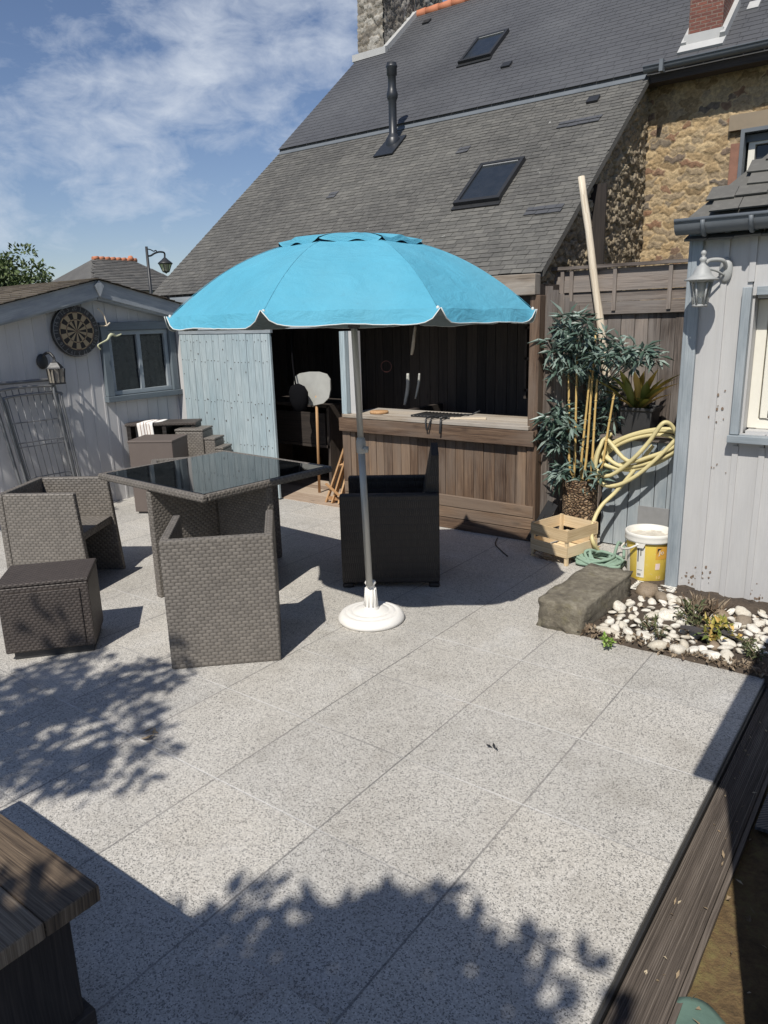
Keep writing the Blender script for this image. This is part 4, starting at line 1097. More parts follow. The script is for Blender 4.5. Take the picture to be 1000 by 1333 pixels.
# eave slates, gutter, roof
b = MB(); slates(b, (-1.21, rsy-.075, 1.985), (1, 0, 0), (0, .4, .2), 2.9, .1, .14, .12, thick=.012, jit=.006, tilt=.012)
b.build('eave_slates', MAT['slate_old'], rs_, local=False)
b = MB(); prev = None
for i in range(15):
    x = -1.245+i*.2; ring = [(x, rsy-.105+.055*math.cos(a), 2.085+.064*math.sin(a)) for a in [math.pi+math.pi*kk/8 for kk in range(9)]]
    ring = [(x, rsy-.045, 2.085)]+ring[::-1]
    kk = len(b.v); b.v += ring
    if prev is not None:
        for j in range(9): b.face((prev+j, prev+j+1, kk+j+1, kk+j), [(0, 0)]*4, 0, j > 0)
    else: b.face(range(kk, kk+10), [(0, 0)]*10)
    prev = kk
b.tube([(-1.245, rsy-.158, 2.09), (1.6, rsy-.158, 2.09)], .011, 6)
for x in (-1.10, -.87, -.3, .3): b.tube([(x, rsy-.105+.062*math.cos(a), 2.085+.070*math.sin(a)) for a in [math.pi+math.pi*kk/8 for kk in range(9)]], .012, 5)
b.build('gutter', MAT['zinc'], rs_, local=False)
b = MB()
rk_ = .85
def zr(y): return 2.12+rk_*(y-4.36)
hx = .75
slates(b, (-1.22, 4.36, 2.12), (1, 0, 0), (0, 1, rk_), 3.0, 1.35, .15, .105, thick=.009, jit=.006, tilt=.014, keep=lambda a, c, y: a > .02+y*.7621*hx)
b.poly([(-1.20, 4.37, 2.11), (1.8, 4.37, 2.11), (1.8, 5.4, zr(5.4)-.01), (-1.2+1.03*hx, 5.4, zr(5.4)-.01)])
b.poly([(-1.20, 4.37, 2.11), (-1.2+1.03*hx, 5.4, zr(5.4)-.01), (-1.2+1.03*hx, 5.6, zr(5.4)-.01), (-1.20, 6.4, 2.11)])
b.poly([(1.8, 6.4, 2.11), (-1.2, 6.4, 2.11), (-1.2+1.03*hx, 5.6, zr(5.4)-.01), (1.8, 5.4, zr(5.4)-.01)])
b.build('roof', MAT['slate_old'], rs_, local=False)
# window
w = MB()
w.box((WXa-.022, rsy-.012, (WZc+WZd)/2+.020), (.045, .05, WZd-WZc+.045), grain=2)
w.box((-.26, rsy-.012, WZd+.022), (1.15, .05, .045)); w.box((-.26, rsy-.02, WZc-.025), (1.30, .09, .04))
w.box((.33, rsy-.012, (WZc+WZd)/2+.020), (.045, .05, WZd-WZc+.045), grain=2)
wo = w.build('window', MAT['blue_trim'], rs_, bevel=.003, local=False)
b = MB(); b.box((WXa+.006, rsy+.07, (WZc+WZd)/2), (.012, .11, WZd-WZc-.002), grain=2); b.box((-.27, rsy+.07, WZc+.008), (1.13, .11, .016)); b.box((-.27, rsy+.07, WZd-.008), (1.13, .11, .016)); b.build('reveal', MAT['shed_paint'], wo, local=False)
b = MB()
b.box((WXa+.04, rsy+.13, (WZc+WZd)/2), (.055, .05, WZd-WZc-.04), grain=2); b.box((-.27, rsy+.13, WZc+.045), (1.06, .05, .055)); b.box((-.27, rsy+.13, WZd-.045), (1.06, .05, .055)); b.box((.27, rsy+.13, (WZc+WZd)/2), (.055, .05, WZd-WZc-.04), grain=2)
b.box((WXa+.10, rsy+.12, (WZc+WZd)/2), (.05, .05, WZd-WZc-.155), grain=2); b.box((-.25, rsy+.12, WZc+.10), (1.0, .05, .05))
b.build('frame', MAT['white_pvc'], wo, bevel=.004, local=False)
b = MB(); b.poly([(WXa, rsy+.15, WZc), (.3, rsy+.15, WZc), (.3, rsy+.15, WZd), (WXa, rsy+.15, WZd)]); b.build('pane', MAT['glass'], wo, local=False)

# wall lantern on the right shed
lc = onY(913, 371, 4.27)
rl = thing('wall_lantern', 'pale grey cast metal wall lantern by the corner of the right shed', 'lamp', tuple(lc))
b = MB()
top, bot = .054, .034
for i in range(6):
    a = 2*math.pi*i/6+.3; b.tube([lc+Vector((top*math.cos(a), top*math.sin(a), .02)), lc+Vector((bot*math.cos(a), bot*math.sin(a), -.105))], .0055, 6)
for zz, rr in ((-.105, bot), (.02, top)):
    b.tube([lc+Vector((rr*math.cos(2*math.pi*i/6+.3), rr*math.sin(2*math.pi*i/6+.3), zz)) for i in range(6)], .007, 6, closed=True)
b.lathe([(0, -.112), (bot, -.112), (bot, -.1), (0, -.1)], lc, 6)
b.build('cage', MAT['lantern'], rl, local=False)
b = MB(); b.lathe([(.0, .022), (.084, .022), (.086, .028), (.062, .04), (.046, .055), (.042, .07), (.03, .09), (.018, .1), (.012, .11), (.016, .118), (.02, .128), (.014, .138), (.007, .142), (.013, .152), (.015, .16), (.01, .17), (0, .175)], lc, 24); b.build('lamp_cap', MAT['lantern'], rl, local=False)
b = MB(); b.lathe([(bot*.9, -.1), (top*.92, .02)], lc, 6, smooth=False); b.build('panes', MAT['clear_glass'], rl, local=False)
b = MB(); b.lathe([(0, -.06), (.012, -.06), (.022, -.03), (.022, -.005), (.014, .02), (0, .02)], lc, 14); b.build('bulb', MAT['white_plastic'], rl, local=False)
b = MB(); wx = lc.x+.075
b.tube(smooth_path([lc+Vector((.0, .02, .1)), lc+Vector((.02, .06, .125)), Vector((wx, 4.38, lc.z+.12)), Vector((wx+.005, 4.43, lc.z+.07))], 6), .011, 8)
b.tube(smooth_path([lc+Vector((.01, .03, .085)), lc+Vector((.05, .09, .07)), Vector((wx, 4.41, lc.z+.05))], 5), .006, 6)
bq = MB(); bq.lathe([(0, 0), (.042, 0), (.042, .008), (.034, .016), (.016, .022), (0, .022)], (0, 0, 0), 20)
o_ = len(b.v); b.v += [(wx+.004+x_*.8, rsy-.006-z_, lc.z+.075+y_*1.6) for x_, y_, z_ in bq.v]
for f, u_, mi, sm in zip(bq.f, bq.uv, bq.mi, bq.sm): b.face([i+o_ for i in f][::-1], u_[::-1], mi, sm)
b.build('bracket', MAT['lantern'], rl, local=False)
# peeling-paint stains low on the wall: mould patches with their own shape
b = MB(); rr = random.Random(2)
for (px, py2, n_) in ((895, 755, 12), (912, 757, 9), (985, 785, 30), (975, 790, 14), (913, 745, 5), (940, 540, 7), (935, 520, 6), (933, 610, 4)):
    for i in range(n_):
        c = onY(px+rr.gauss(0, 7), py2+rr.gauss(0, 9), rsy-.0025); s = rr.uniform(.0025, .009)
        pts = [(c.x+s*rr.uniform(.5, 1.1)*math.cos(a), rsy-.0026, c.z+s*1.3*rr.uniform(.5, 1.1)*math.sin(a)) for a in [2*math.pi*q/7 for q in range(7)]]
        b.poly(pts)
o = b.build('paint_flakes', plain('bare_wood_under_paint', (.2, .145, .105), .9), rs_, local=False); o['kind'] = 'stuff'

# ================================================================== PARASOL
UC = Vector((-2.40, 3.05, 0))
st = thing('parasol_stand', 'round white concrete parasol stand on the paving', 'parasol stand', UC)
b = MB()
b.lathe([(0, 0), (.178, 0), (.186, .008), (.186, .022), (.168, .045), (.145, .05), (.14, .046), (.132, .052), (.11, .056), (.105, .052), (.097, .058), (.07, .063), (.05, .066), (0, .066)], UC, 48)
b.build('foot', MAT['white_base'], st, local=False)
b = MB()
b.lathe([(.046, .06), (.044, .075), (.036, .085), (.034, .12), (.026, .19), (.022, .205), (.028, .21), (.032, .218), (.028, .226), (.021, .23), (.0, .23)], UC, 20)
for i in range(10):
    a = 2*math.pi*i/10; b.tube([UC+Vector((.035*math.cos(a), .035*math.sin(a), .085)), UC+Vector((.027*math.cos(a), .027*math.sin(a), .19))], [.006, .004], 6)
b.build('sleeve', MAT['white_base'], st, local=False)
par = thing('parasol', 'open turquoise canvas parasol with scalloped flaps on a grey pole', 'parasol', UC+Vector((0, 0, .232)))
PAX = (Vector((-2.282, 2.837, 1.658))-UC)/1.658
PM = PAX.to_track_quat('Z', 'Y').to_matrix()
def U(p): return UC+PAX*p[2]+Vector((p[0], p[1], 0))
def tilt(b, z0=0.0):
    b.v = [tuple(UC+PAX*(p[2])+Vector((p[0]-UC.x, p[1]-UC.y, 0))) for p in b.v]; return b
b = MB(); b.tube([U((0, 0, .215)), U((0, 0, 1.02))], .0185, 16)
b.build('pole', MAT['alu'], par, local=False)
b = MB(); b.tube([U((0, 0, 1.0)), U((0, 0, 1.99))], .0155, 16); b.build('pole', MAT['alu'], par, local=False)
b = MB(); b.lathe([(.0185, .97), (.025, .975), (.025, 1.03), (.02, 1.05), (.0155, 1.055)], UC, 16); b.tube([UC+Vector((.02, -.01, 1.0)), UC+Vector((.055, -.028, 1.0))], .008, 8); b.tube([UC+Vector((.052, -.03, .985)), UC+Vector((.056, -.026, 1.015))], .012, 6); tilt(b).build('clamp', MAT['lantern'], par, local=False)
CC = Vector((-2.282, 2.837, 1.658))                       # rim centre: the pole leans towards the house corner nearest us
_n = Vector((-.006, .016, 1)).normalized()
_e1 = Vector((math.cos(R(-51.8)), math.sin(R(-51.8)), 0)); _e1 = (_e1-_n*_e1.dot(_n)).normalized(); _e2 = _n.cross(_e1)
_c, _s = math.cos(R(51.8)), math.sin(R(51.8))
_ex = _e1*_c+_e2*_s; _ey = -_e1*_s+_e2*_c
def T(p): return CC+_ex*p[0]+_ey*p[1]+_n*(p[2]-1.658)
RR = .844; A0 = R(-51.8-22.5)
def zprof(r): return 1.995-.337*(r/RR)**2.25
def cpt(k, s, r, dz=0.0):
    """point of panel k at fraction s between its ribs"""
    ph = (s-.5)*R(45); mid = A0+R(45)*(k+.5)
    f = math.cos(R(22.5))/math.cos(ph); f = f*.92+.08
    rad = r*f; sag = .004*(1-(2*s-1)**2)*(r/RR)
    a = mid+ph
    wr = (r/RR)*(.006*mnoise.noise(Vector((rad*math.cos(a)*7, rad*math.sin(a)*7, 1.3)))+.0025*mnoise.noise(Vector((a*22, rad*5, 4.3))))
    return (rad*math.cos(a), rad*math.sin(a), zprof(r)-sag+dz+wr)
NS, NRr = 24, 18
def canopy(b, dz, r0, r1, mi=0, flip=False):
    for k in range(8):
        base = len(b.v)
        for i in range(NRr+1):
            for j in range(NS+1): b.v.append(tuple(T(cpt(k, j/NS, r0+(r1-r0)*i/NRr, dz))))
        for i in range(NRr):
            for j in range(NS):
                q = base+i*(NS+1)+j; f = (q, q+NS+1, q+NS+2, q+1)
                b.face(f[::-1] if flip else f, [(0, 0)]*4, mi, True)
FL = .055
def flap_pt(k, s, t, o=0.0):
    p = Vector(cpt(k, s, RR)); h = FL*(1-abs(2*s-1)**12)*t*(1+.05*math.sin(s*9+k))
    rad = Vector((p.x, p.y, 0)).normalized()
    return T(p+rad*(.022*t+.006*math.sin(s*math.pi*3+k*1.7)*t+o)+Vector((0, 0, -h)))
def flaps(b, o, mi=0):
    for k in range(8):
        base = len(b.v)
        for i in range(4):
            for j in range(NS+1): b.v.append(tuple(flap_pt(k, j/NS, i/3, o)))
        for i in range(3):
            for j in range(NS):
                q = base+i*(NS+1)+j; b.face((q, q+NS+1, q+NS+2, q+1), [(0, 0)]*4, mi, True)
b = MB(); canopy(b, 0.0, .05, RR); flaps(b, 0.0); b.build('canopy', MAT['canvas'], par, local=False)
b = MB()
for k in range(8):
    a = A0+R(45)*k
    b = MB(); b.tube([T((r*math.cos(a), r*math.sin(a), zprof(r)+.001)) for r in [.34+(RR-.345)*i/12 for i in range(13)]], .0011, 5)
    b.build('seam', MAT['canvas_seam'], par, local=False)
b = MB(); canopy(b, -.004, .05, RR-.004, flip=True); flaps(b, -.004); b.build('lining', MAT['lining'], par, local=False)
b = MB()
for k in range(8): b.tube([flap_pt(k, j/NS, 1.0, .001) for j in range(NS+1)], .0022, 6)
b.build('piping', MAT['piping'], par, local=False)
# vent cap with wavy edge
b = MB(); CR = .345
for k in range(8):
    base = len(b.v)
    for i in range(7):
        for j in range(NS+1):
            s = j/NS; r = CR*i/6; p = Vector(cpt(k, s, r)); wv = (.014*math.sin(s*math.pi)+.008*math.sin(s*2*math.pi*2+k*2.1))*(i/6)**3
            z = 2.012-.048*(i/6)**2.2+wv*.8
            b.v.append(tuple(T((p.x, p.y, z))))
    for i in range(6):
        for j in range(NS):
            q = base+i*(NS+1)+j; b.face((q, q+NS+1, q+NS+2, q+1), [(0, 0)]*4, 0, True)
    base = len(b.v)
    for i in range(2):
        for j in range(NS+1):
            s = j/NS; p = Vector(cpt(k, s, CR+.004*i)); wv = .014*math.sin(s*math.pi)+.008*math.sin(s*2*math.pi*2+k*2.1)
            b.v.append(tuple(T((p.x, p.y, 1.964+wv*.8-.024*i*(1-abs(2*s-1)**6)))))
    for j in range(NS): q = base+j; b.face((q, q+NS+1, q+NS+2, q+1), [(0, 0)]*4, 0, True)
b.build('vent_cap', MAT['canvas'], par, local=False)
for k in range(8):
    a = A0+R(45)*k
    b = MB(); pts = [T((r*math.cos(a), r*math.sin(a), zprof(r)-.012)) for r in [RR*i/8 for i in range(9)]]
    b.tube(pts, .004, 6); b.lathe([(0, -.006), (.006, -.006), (.007, .0), (.005, .008), (0, .01)], T((RR*math.cos(a)*1.004, RR*math.sin(a)*1.004, zprof(RR)-.004)), 8)
    b.tube([T((.42*math.cos(a), .42*math.sin(a), zprof(.42)-.016)), U((.02*math.cos(a), .02*math.sin(a), 1.62))], .0035, 5)
    b.build('rib', MAT['piping'], par, local=False)
b = MB(); b.lathe([(.0155, 1.59), (.03, 1.595), (.03, 1.63), (.0155, 1.64)], UC, 14); tilt(b).build('runner', MAT['black_plastic'], par, local=False)

# ================================================================== FURNITURE
G_CH = 'woven chairs round the glass table'
ch = thing('rattan_chair', 'grey woven cube chair nearest the camera, its back to us', 'chair', (0, 0, 0), 0, G_CH)
cw, cd, chh, ct = .53, .5, .655, .042
b = MB(); b.box((0, -cd/2+ct/2, chh/2), (cw, ct, chh), grain=2); b.build('backrest', MAT['wicker'], ch, bevel=.008)
for s in (-1, 1):
    b = MB(); x0 = s*(cw/2-ct/2)
    ya = -cd/2+ct+.001
    P = [(x0-ct/2, ya, 0), (x0-ct/2, cd/2+.035, 0), (x0-ct/2, cd/2-.01, chh), (x0-ct/2, ya, chh)]
    k0 = len(b.f); base = len(b.v); b.v += P+[(p[0]+ct, p[1], p[2]) for p in P]
    for f in ((3, 2, 1, 0), (4, 5, 6, 7), (0, 1, 5, 4), (1, 2, 6, 5), (2, 3, 7, 6), (3, 0, 4, 7)):
        vs = [b.v[base+i] for i in f]; flat = max(v[2] for v in vs)-min(v[2] for v in vs) < .01
        b.face([base+i for i in f], [(v[0]+v[1], v[2]) if not flat else (v[1], v[0]) for v in vs])
    b.build('side_panel', MAT['wicker'], ch, bevel=.008)
b = MB(); b.box((0, .02, .365), (cw-2*ct-.004, cd-.05, .05), grain=1); b.build('seat', MAT['wicker'], ch, bevel=.006)
first = ch
def chair_at(bc, th, label, new=True):
    c = copy_tree(first) if new else first
    n_ = Vector((-math.sin(th), math.cos(th), 0)); p = Vector((bc[0], bc[1], 0))+n_*cd/2
    return place(c, p, th, label)
kids = children(first)
chair_at((-2.647, 2.201), R(44.4), 'grey woven cube chair nearest the camera, its back panel to us', False)
chair_at((-4.70, 2.33), R(-56.5), 'grey woven cube chair at the left, behind the dark woven footstool')
chair_at((-4.54, 3.57), R(-128), 'grey woven cube chair almost hidden behind the glass table, only its top rail showing')

# armchair of darker ribbed resin
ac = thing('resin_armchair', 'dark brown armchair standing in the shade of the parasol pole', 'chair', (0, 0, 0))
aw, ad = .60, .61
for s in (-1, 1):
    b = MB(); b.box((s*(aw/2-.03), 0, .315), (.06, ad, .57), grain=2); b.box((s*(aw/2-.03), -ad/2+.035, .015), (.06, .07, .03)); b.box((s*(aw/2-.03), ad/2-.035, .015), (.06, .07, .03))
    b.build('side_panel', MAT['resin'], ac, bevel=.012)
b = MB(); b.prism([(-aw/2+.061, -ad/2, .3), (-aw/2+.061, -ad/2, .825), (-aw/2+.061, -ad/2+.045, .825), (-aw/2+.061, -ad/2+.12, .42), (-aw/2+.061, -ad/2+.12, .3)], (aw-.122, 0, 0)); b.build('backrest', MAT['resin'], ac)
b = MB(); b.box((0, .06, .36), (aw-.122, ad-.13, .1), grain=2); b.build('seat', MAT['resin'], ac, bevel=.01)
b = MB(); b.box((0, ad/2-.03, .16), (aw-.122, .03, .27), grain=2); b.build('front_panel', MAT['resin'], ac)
thD = math.atan2(.305, .531)+math.pi/2  # faces (-.87,-.5) turned: local +Y
nD = Vector((-.835, -.55, 0)); thD = math.atan2(-nD.x, nD.y)
pn = Vector((-.55, .835, 0))
mid = Vector((-2.599, 3.512, 0))+pn*aw/2
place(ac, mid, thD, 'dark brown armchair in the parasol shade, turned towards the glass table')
# table
tb = thing('glass_table', 'square woven table with a black glass top on a cross base', 'table', (-3.683, 3.105, 0), R(-4))
TW, TD = 1.12, 1.02
b = MB()
for s in (-1, 1):
    b.box((0, s*(TD/2-.02), .70), (TW, .04, .042), grain=0); b.box((s*(TW/2-.02), 0, .70), (.04, TD-.081, .042), grain=1)
b.build('rim', MAT['wicker'], tb, bevel=.012)
b = MB(); b.box((0, 0, .714), (TW-.082, TD-.082, .012)); b.build('glass_top', MAT['black_glass'], tb, bevel=.002)
b = MB(); b.box((0, 0, .69), (TW-.083, TD-.083, .03)); b.build('underframe', MAT['wicker'], tb)
for i in range(4):
    a = R(90)*i; L = .475 if i % 2 else .50
    b = MB(); b.box((0.026+L/2, 0, .337), (L, .05, .674), grain=2)
    b.v = [tuple(Matrix.Rotation(a, 3, 'Z') @ Vector(p)) for p in b.v]
    b.build('leg', MAT['wicker'], tb, bevel=.008)
b = MB(); b.box((0, 0, .337), (.0505, .0505, .674), grain=2); b.build('core', MAT['wicker'], tb)
# footstool
oc = Vector((-3.49, 1.735, 0)); th = math.atan2(.335, .245)
fs = thing('rattan_footstool', 'dark brown woven footstool in front of the left chair, dappled with leaf shade', 'footstool', (0, 0, 0), 0)
ow, od = .43, .33
b = MB(); b.box((0, od/2, .215), (ow, od, .35), grain=2); b.build('body', MAT['wicker_dark'], fs, bevel=.008)
b = MB(); b.box((0, od/2, .40), (ow+.008, od+.008, .02), grain=1); b.build('seat', MAT['wicker_dark'], fs, bevel=.008)
b = MB(); b.box((0, -.002, .205), (ow-.085, .012, .31), grain=2); b.build('front_panel', MAT['wicker_dark'], fs, bevel=.004)
b = MB(); b.box((0.01, od/2, .02), (ow-.05, od-.04, .04)); b.build('plinth', MAT['black_plastic'], fs)
place(fs, (-3.475, 1.765, 0), R(50), fs['label'])

# stack of seats by the shed
G_ST = 'spare garden seats stored along the shed wall'
bx = thing('resin_stool', 'plain brown storage seat nearest the table by the shed wall', 'stool', (-5.55, 4.06, 0), R(30), G_ST)
b = MB(); b.box((0, 0, .33), (.40, .36, .62), grain=2); b.build('body', MAT['resin_brown'], bx, bevel=.006)
b = MB(); b.box((0, 0, .65), (.41, .37, .02), grain=2); b.build('lid', MAT['resin_brown'], bx, bevel=.006)
b = MB(); b.box((0, 0, .01), (.36, .32, .02)); b.build('plinth', MAT['black_plastic'], bx)
def stool(p0, p1, z, dep, label):
    p0, p1 = Vector(p0), Vector(p1); w = (p1-p0).length; a = math.atan2(p1.y-p0.y, p1.x-p0.x)
    o = thing('rattan_stool', label, 'stool', (p0.x, p0.y, 0), a, G_ST)
    b = MB(); b.box((w/2, dep/2, z/2-.012+.01), (w, dep, z-.044), grain=2); b.build('body', MAT['wicker'], o, bevel=.008)
    b = MB(); b.box((w/2, dep/2, z-.01), (w+.008, dep+.008, .02), grain=1); b.build('lid', MAT['wicker'], o, bevel=.006)
    b = MB(); b.box((w/2, dep/2, .006), (w-.04, dep-.04, .012)); b.build('plinth', MAT['black_plastic'], o)
def atd(x, z, Y, y): return onY(x, y, Y)
s1a, s1b = onX(227, 554, -5.74), onX(263, 553, -5.50)
stool((s1a.x, s1a.y, 0), (s1b.x, s1b.y, 0), .675, .26, 'tall woven stool in the middle of the stored seats')
s2a, s2b = onX(265, 565, -5.46), onX(279, 565, -5.36)
stool((s2a.x, s2a.y, 0), (s2b.x, s2b.y, 0), .60, .2, 'slim woven stool, second from the blue door')
s3a, s3b = onX(280, 579, -5.34), onX(290, 579, -5.27)
stool((s3a.x, s3a.y, 0), (s3b.x, s3b.y, 0), .52, .2, 'lowest woven stool, nearest the blue door')
stt = thing('side_table', 'narrow woven table with a towel on it, against the shed wall', 'table', (-5.98, 4.42, 0), R(36.9), None)
b = MB(); b.box((0.02, 0.05, .715), (.68, .26, .028), grain=0); b.build('top', MAT['wicker_dark'], stt, bevel=.006)
for x in (-.29, .05, .33): 
    b = MB(); b.box((x, .05, .35), (.04, .24, .698), grain=2); b.build('leg', MAT['resin'], stt, bevel=.004)
b = MB(); b.box((.02, .16, .40), (.6, .015, .55), grain=2); b.build('back_panel', MAT['resin'], stt)
# towel
tw = MB(); M3 = Matrix.Rotation(R(36.9), 3, 'Z'); og = Vector((-5.98, 4.42, 0))
def tp_(u, s): # u across (0..1), s along: over the table then down
    x = -.2+.15*u
    if s < .22: q = Vector((x+.16*(1-s/.22)*.6, .10-s*.9, .737+.006*math.sin(u*9+s*20)))
    else: 
        d = s-.22; q = Vector((x+.02*d/.3, -.095-.006*math.sin(u*8), .735-d+.0))
        if d < .01: q.y += .006
    return og+M3 @ q
NU, NSs = 20, 26
base = 0
for i in range(NSs+1):
    for j in range(NU+1): tw.v.append(tuple(tp_(j/NU, .56*i/NSs)))
for i in range(NSs):
    for j in range(NU):
        q = i*(NU+1)+j; tw.face((q, q+1, q+NU+2, q+NU+1), [(0, 0)]*4, 1 if j in (4, 8, 11, 15) else 0, True)
o = tw.build('striped_towel', [MAT['towel_white'], plain('towel_stripe', (.32, .22, .18), .95)])
sol = o.modifiers.new('thick', 'SOLIDIFY'); sol.thickness = .006; sol.offset = 1
tag(o, 'white towel with thin brown stripes hanging over the narrow table', 'towel')

# ================================================================== RIGHT CORNER
# basket pot with artificial bamboo
bp = Vector((-1.985, 5.0, 0))
bam = thing('bamboo_plant', 'tall leafy plant on yellow canes in a braided basket pot', 'plant', bp)
def basket_mat():
    m = M('braided_bark'); uv = m.tc('UV'); s = m.sep(uv)
    v = m.vor(m.map(uv, (38, 52, 1)), 1, 'F1', 'Color'); d = m.vor(m.map(uv, (38, 52, 1)), 1, 'DISTANCE_TO_EDGE', 'Distance')
    h = m.ramp(d, [(0, 0.0), (.25, 1.0)])
    c = m.mix(m.n('ShaderNodeSeparateColor', i_0=v).outputs[0], (.13, .07, .035), (.42, .29, .17))
    c = m.mix(m.ramp(d, [(0.0, 1.0), (.12, 0.0)]), c, (.02, .012, .008))
    return m.out(c, .7, m.bump(h, 1.0, .015))
b = MB(); prof = [(0, 0), (.112, 0), (.12, .02), (.122, .2), (.123, .4), (.126, .47), (.13, .485), (.126, .495), (.115, .49), (.11, .45), (0, .45)]
b.lathe(prof, bp, 36); b.build('pot', basket_mat(), bam, local=False)
canes = [((-.06, -.03), (752, 440), (748, 610)), ((.0, .02), (772, 450), (757, 600)), ((.02, -.04), (776, 430), (763, 600)), ((.05, 0), (779, 470), (770, 610)), ((-.03, .04), (740, 470), (742, 610)), ((.08, .03), (800, 510), (783, 610))]
rs0 = random.Random(4); tips = []
for (ox, oy), tpx, mpx in canes:
    p0 = bp+Vector((ox, oy, .45)); p2 = onY(tpx[0], tpx[1], 5.0); p1 = onY(mpx[0], mpx[1], 4.96)
    b = MB(); path = smooth_path([p0, p1, p1.lerp(p2, .5), p2], 4)
    b.tube(path, [.0095-.0002*i for i in range(len(path))], 8)
    for t_ in range(1, len(path)-1, 2): b.lathe([(.0095, -.004), (.0118, 0), (.0095, .004)], path[t_], 8)
    b.build('cane', MAT['cane'], bam, local=False); tips.append(p2)
b = MB()
sprays = [(735, 420, 1.1), (725, 435, 1.1), (718, 450, 1), (748, 415, 1), (755, 430, 1.1), (742, 445, 1.1), (730, 460, 1.1), (722, 472, 1), (760, 450, 1), (770, 440, .9), (750, 462, 1), (775, 462, 1), (740, 475, .9), (712, 480, .8), (790, 455, .9), (765, 475, .8),
          (800, 462, .9), (812, 458, .8), (825, 462, .9), (836, 465, .9), (843, 472, .7), (802, 448, .6), (815, 472, .7),
          (714, 545, 1.1), (722, 555, 1), (710, 560, 1), (720, 570, 1), (728, 560, .9), (712, 578, .9), (724, 585, .9), (716, 530, .8), (728, 535, .8),
          (722, 612, 1), (715, 622, .9), (733, 615, 1), (746, 620, .9), (758, 612, .9), (766, 622, .8), (740, 606, .8)]
backs = [(755, 495, .9), (768, 500, .9), (780, 498, .9), (790, 520, .9), (776, 530, .8), (760, 540, .8), (745, 520, .8), (788, 550, .8), (772, 565, .8), (735, 500, .8), (755, 575, .7)]
for ii, (sx, sy, sc_) in enumerate(sprays+backs):
    bk = ii >= len(sprays)
    for q in range(2):
        o = onY(sx+9+rs0.uniform(-8, 8), sy+rs0.uniform(-8, 8), 5.13+rs0.uniform(-.03, .1) if bk else 4.96+rs0.uniform(-.11, .12))
        st_ = min(tips, key=lambda t: (t-o).length); 
        src = Vector((bp.x*.5+o.x*.5, max(5.04, o.y), max(.5, o.z-.12)))
        b.tube([src, src.lerp(o, .6)+Vector((0, 0, .03)), o], [.004, .003, .002], 4)
        for i in range(15):
            d = rdir(rs0); d.z = d.z*.6-.1; d.y += (.1 if bk else -.25)
            leaf(b, o+d*.02+rdir(rs0)*.02, d, (0, -.6, 1), rs0.uniform(.08, .14)*sc_, rs0.uniform(.017, .027), .2, rs0.uniform(.05, .3))
fo = b.build('foliage', MAT['leaf_bamboo'], bam, local=False)
# potted strap-leaf plant on the cabinet
pc = Vector((-1.655, 5.20, .7985))
pp = thing('potted_plant', 'strap-leaved plant with yellowing leaves in a dark square pot on the low cupboard', 'plant', pc)
pw = .115
b = MB(); base = 0
def sqr(h, z): return [(pc.x-h, pc.y-h*.9, pc.z+z), (pc.x+h, pc.y-h*.9, pc.z+z), (pc.x+h, pc.y+h*.9, pc.z+z), (pc.x-h, pc.y+h*.9, pc.z+z)]
rings = [sqr(pw*.8, 0), sqr(pw*.97, .175), sqr(pw*1.06, .176), sqr(pw*1.07, .198), sqr(pw*.97, .199), sqr(pw*.95, .17)]
for r_ in rings: b.v += r_
for i in range(len(rings)-1):
    for j in range(4): b.face((i*4+j, i*4+(j+1) % 4, i*4+4+(j+1) % 4, i*4+4+j), [(0, 0)]*4)
b.face((20, 21, 22, 23), [(0, 0)]*4); b.face((3, 2, 1, 0), [(0, 0)]*4)
b.build('pot', plain('dark_grey_plastic', (.035, .035, .036), .5), pp, bevel=.006, local=False)
def strap(b, p, d, L, w, bend, seg=7):
    d = Vector(d).normalized(); side = d.cross(Vector((0, 0, 1)))
    if side.length < 1e-3: side = Vector((1, 0, 0))
    side.normalize(); pts = []; q = Vector(p); dd = d.copy()
    base = len(b.v)
    for i in range(seg+1):
        t_ = i/seg; ww = w*(.55+1.2*t_*(1-t_)*1.6)*(1 if t_ < .75 else max(.05, (1-t_)*4))
        upn = side.cross(dd)
        b.v += [tuple(q-side*ww/2+upn*ww*.18), tuple(q), tuple(q+side*ww/2+upn*ww*.18)]
        q = q+dd*L/seg; dd = (dd+Vector((0, 0, -bend/seg*2))).normalized()
    for i in range(seg):
        k_ = base+i*3
        b.face((k_, k_+1, k_+4, k_+3), [(0, 0)]*4, 0, True); b.face((k_+1, k_+2, k_+5, k_+4), [(0, 0)]*4, 0, True)
b = MB(); rr = random.Random(9)
for (tx, ty) in ((884, 488), (882, 500), (872, 514), (862, 494), (768, 492), (776, 508), (795, 490), (806, 520), (842, 498), (852, 508), (826, 484), (838, 486), (815, 496), (808, 484), (855, 483), (878, 494), (846, 520), (828, 518), (790, 500), (866, 504)):
    tgt = onY(tx, ty, 5.10+rr.uniform(-.12, .1)); src = pc+Vector((rr.uniform(-.05, .05), rr.uniform(-.04, .02), .17)); d = tgt-src; L = d.length; d.z += .25*L
    strap(b, src, d, L*1.08, rr.uniform(.042, .06), .28)
b.build('leaves', MAT['leaf_strap'], pp, local=False)
# leaning pole
b = MB()
pt_, pb_ = onY(757, 230, 5.335), onY(785, 450, 5.27); dv = (pt_-pb_); p0_ = pb_-dv*((pb_.z-.80)/dv.z)
path = [p0_.lerp(pt_, i/14)+Vector((.0022*math.sin(i*1.3), 0, 0)) for i in range(15)]
b.tube(path, [.030-.0004*i+.0012*math.sin(i*2.2) for i in range(15)], 10)
tag(b.build('wooden_pole', MAT['pale_wood']), 'pale stripped wooden pole leaning on the fence behind the leafy plant', 'pole')
